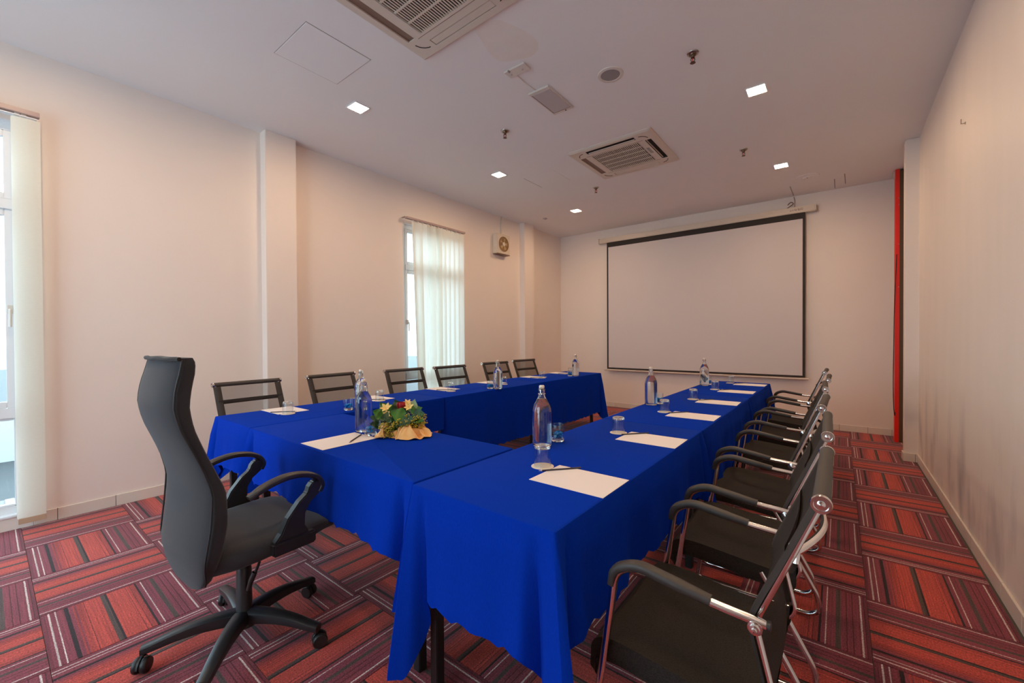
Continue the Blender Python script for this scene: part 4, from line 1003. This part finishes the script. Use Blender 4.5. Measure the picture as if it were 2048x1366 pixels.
for base, tip, wd, mt in [(V(-.10, .0, .06), V(-.215, .0, .10), .085, LEAFD), (V(-.09, .02, .09), V(-.165, .02, .175), .085, LEAF), (V(-.13, .0, .05), V(-.205, -.03, .065), .07, LEAFD),
                      (V(-.05, .03, .11), V(-.085, .04, .188), .075, LEAFD), (V(.0, -.05, .10), V(-.085, -.06, .135), .085, LEAF), (V(-.03, .03, .11), V(-.005, .05, .175), .07, LEAFD),
                      (V(.02, .0, .115), V(.035, .01, .195), .06, LEAFL), (V(.03, -.04, .105), V(.105, -.05, .125), .075, LEAFD), (V(.02, -.02, .12), V(.08, .0, .15), .065, LEAF),
                      (V(-.06, -.06, .10), V(-.125, -.09, .115), .075, LEAFD), (V(-.02, -.08, .09), V(.055, -.10, .095), .075, LEAFD), (V(-.04, -.07, .085), V(-.06, -.11, .06), .07, LEAFD),
                      (V(-.13, -.01, .10), V(-.19, -.02, .135), .075, LEAF), (V(.05, -.05, .10), V(.10, -.08, .085), .07, LEAF)]:
    leaf(base, tip, wd, mt)
rs = MB(); c = V(-.038, .0, .160)
for k in range(7):
    a0 = k*2.4; rr = .008+.0028*k
    rs.grid(lambda i, j: (c[0]+(rr*(.75+.35*math.sin(PI*j/5*.8)))*math.cos(a0+i*.42), c[1]+(rr*(.75+.35*math.sin(PI*j/5*.8)))*math.sin(a0+i*.42), c[2]-.018+.036*j/5), 8, 6)
rs.ball((c[0], c[1], c[2]-.006), .018, n=10, m=7)
rs.build('rose', ROSE, t, True)
def lily(c, ax, size):
    m = MB(); ax = Vector(ax).normalized(); s1 = ax.orthogonal().normalized(); s2 = ax.cross(s1)
    for k in range(6):
        a = k*PI/3; rd = s1*math.cos(a)+s2*math.sin(a); td = ax.cross(rd)
        m.grid(lambda i, j: Vector(c)+rd*(size*(i/5)*(.9 if k % 2 else 1))+ax*(size*.55*(i/5)**.6)+td*((j-1)*size*.27*math.sin(PI*min(.98, .08+i/5*.92))), 6, 3)
    m.build('lily', PETAL, t, True)
lily(V(-.112, -.03, .145), (.2, -.4, .6), .036); lily(V(-.10, -.05, .12), (.3, -.7, .2), .028); lily(V(.012, -.02, .150), (.3, -.6, .7), .030); lily(V(-.01, .03, .165), (.3, -.3, .8), .028)
rnd = random.Random(3); mm_ = MB(); st_ = MB()
for k in range(560):
    zone = rnd.random()
    if zone < .55: s, d_ = rnd.uniform(.0, .105), rnd.uniform(-.09, .03); z = rnd.uniform(.05, .125-.25*max(0, s-.03))
    elif zone < .8: s, d_, z = rnd.uniform(-.125, -.05), rnd.uniform(-.13, -.08), rnd.uniform(.005, .085)
    else: s, d_, z = rnd.uniform(-.06, .06), rnd.uniform(-.12, -.06), rnd.uniform(.055, .10)
    p = V(s, d_, z); r_ = rnd.uniform(.0028, .0052)
    o0 = len(mm_.v)
    mm_.add([(p[0]+r_, p[1], p[2]), (p[0]-r_, p[1], p[2]), (p[0], p[1]+r_, p[2]), (p[0], p[1]-r_, p[2]), (p[0], p[1], p[2]+r_), (p[0], p[1], p[2]-r_)], [(0, 2, 4), (2, 1, 4), (1, 3, 4), (3, 0, 4), (2, 0, 5), (1, 2, 5), (3, 1, 5), (0, 3, 5)])
    if k % 5 == 0: st_.tube([V(.02, -.02, .05), (p[0], p[1], p[2])], .001, 4)
o = mm_.build('filler_blossom', MIMOSA, t); o['kind'] = 'stuff'
o = st_.build('filler_stem', LEAF, t); o['kind'] = 'stuff'
MB().ball((0, 0, .045), .085, .07, .045, 14, 8).build('foam_base', LEAFD, t, True)
# peach napkin: gathered skirt of cloth with pleated fans that fall on the table
def fan(s0, d0, ang, spread, r0, r1, h0, h1, pleats, ph, lift=0):
    c = V(s0, d0, 0); n, m_ = 46, 12
    def fn(i, j):
        u = i/(n-1); f = j/(m_-1); a = ang+(u-.5)*spread
        rr = r0+(r1-r0)*f*(1-.22*abs(2*u-1)**2)
        pl = math.sin(pleats*PI*u+ph+1.5*f)
        z = h0*(1-f)**1.25*(.8+.3*math.sin(5*u+ph*2))+h1*f+lift*math.sin(PI*f)*(1+math.sin(9*u+ph))+(.010+.012*f)*(pl+.5*math.sin(pleats*5.1*u+2*ph+3*f))*math.sin(PI*min(1, .15+f*.8))
        wob = .010*math.sin(7*u+5*f+ph)
        sx, dx = rr*math.cos(a)+wob, rr*math.sin(a)+wob*.6
        q = V(sx, dx, 0); return (c[0]+q[0], c[1]+q[1], max(.003, z+.002))
    MB().grid(fn, n, m_).build('napkin_fold', NAPKIN, t, True)
def skirt(i, j):
    u = i/63; a = 2*PI*u; f = j/8
    rr = .055+.050*f+.010*math.sin(a*7+f*2)*f
    z = .070*(1-f)**1.3+.010*math.sin(a*11+f*3)*math.sin(PI*min(1, f*.9+.1))+.002
    q = V(rr*1.05*math.cos(a)-.02, rr*.9*math.sin(a)-.01, 0); return (q[0], q[1], max(.003, z))
MB().grid(skirt, 64, 9, cu=True).build('napkin', NAPKIN, t, True)
fan(.02, -.06, R(-45), R(130), .02, .110, .080, .006, 6, .3, .008)
fan(.05, -.06, R(-14), R(62), .02, .105, .060, .010, 4, 1.4, .012)
fan(-.01, -.07, R(-100), R(80), .02, .070, .072, .004, 5, 2.0, .008)
fan(-.085, -.07, R(200), R(110), .0, .075, .098, .010, 4, .8, .012)
fan(-.10, -.05, R(235), R(70), .0, .060, .090, .004, 4, 2.2, .010)
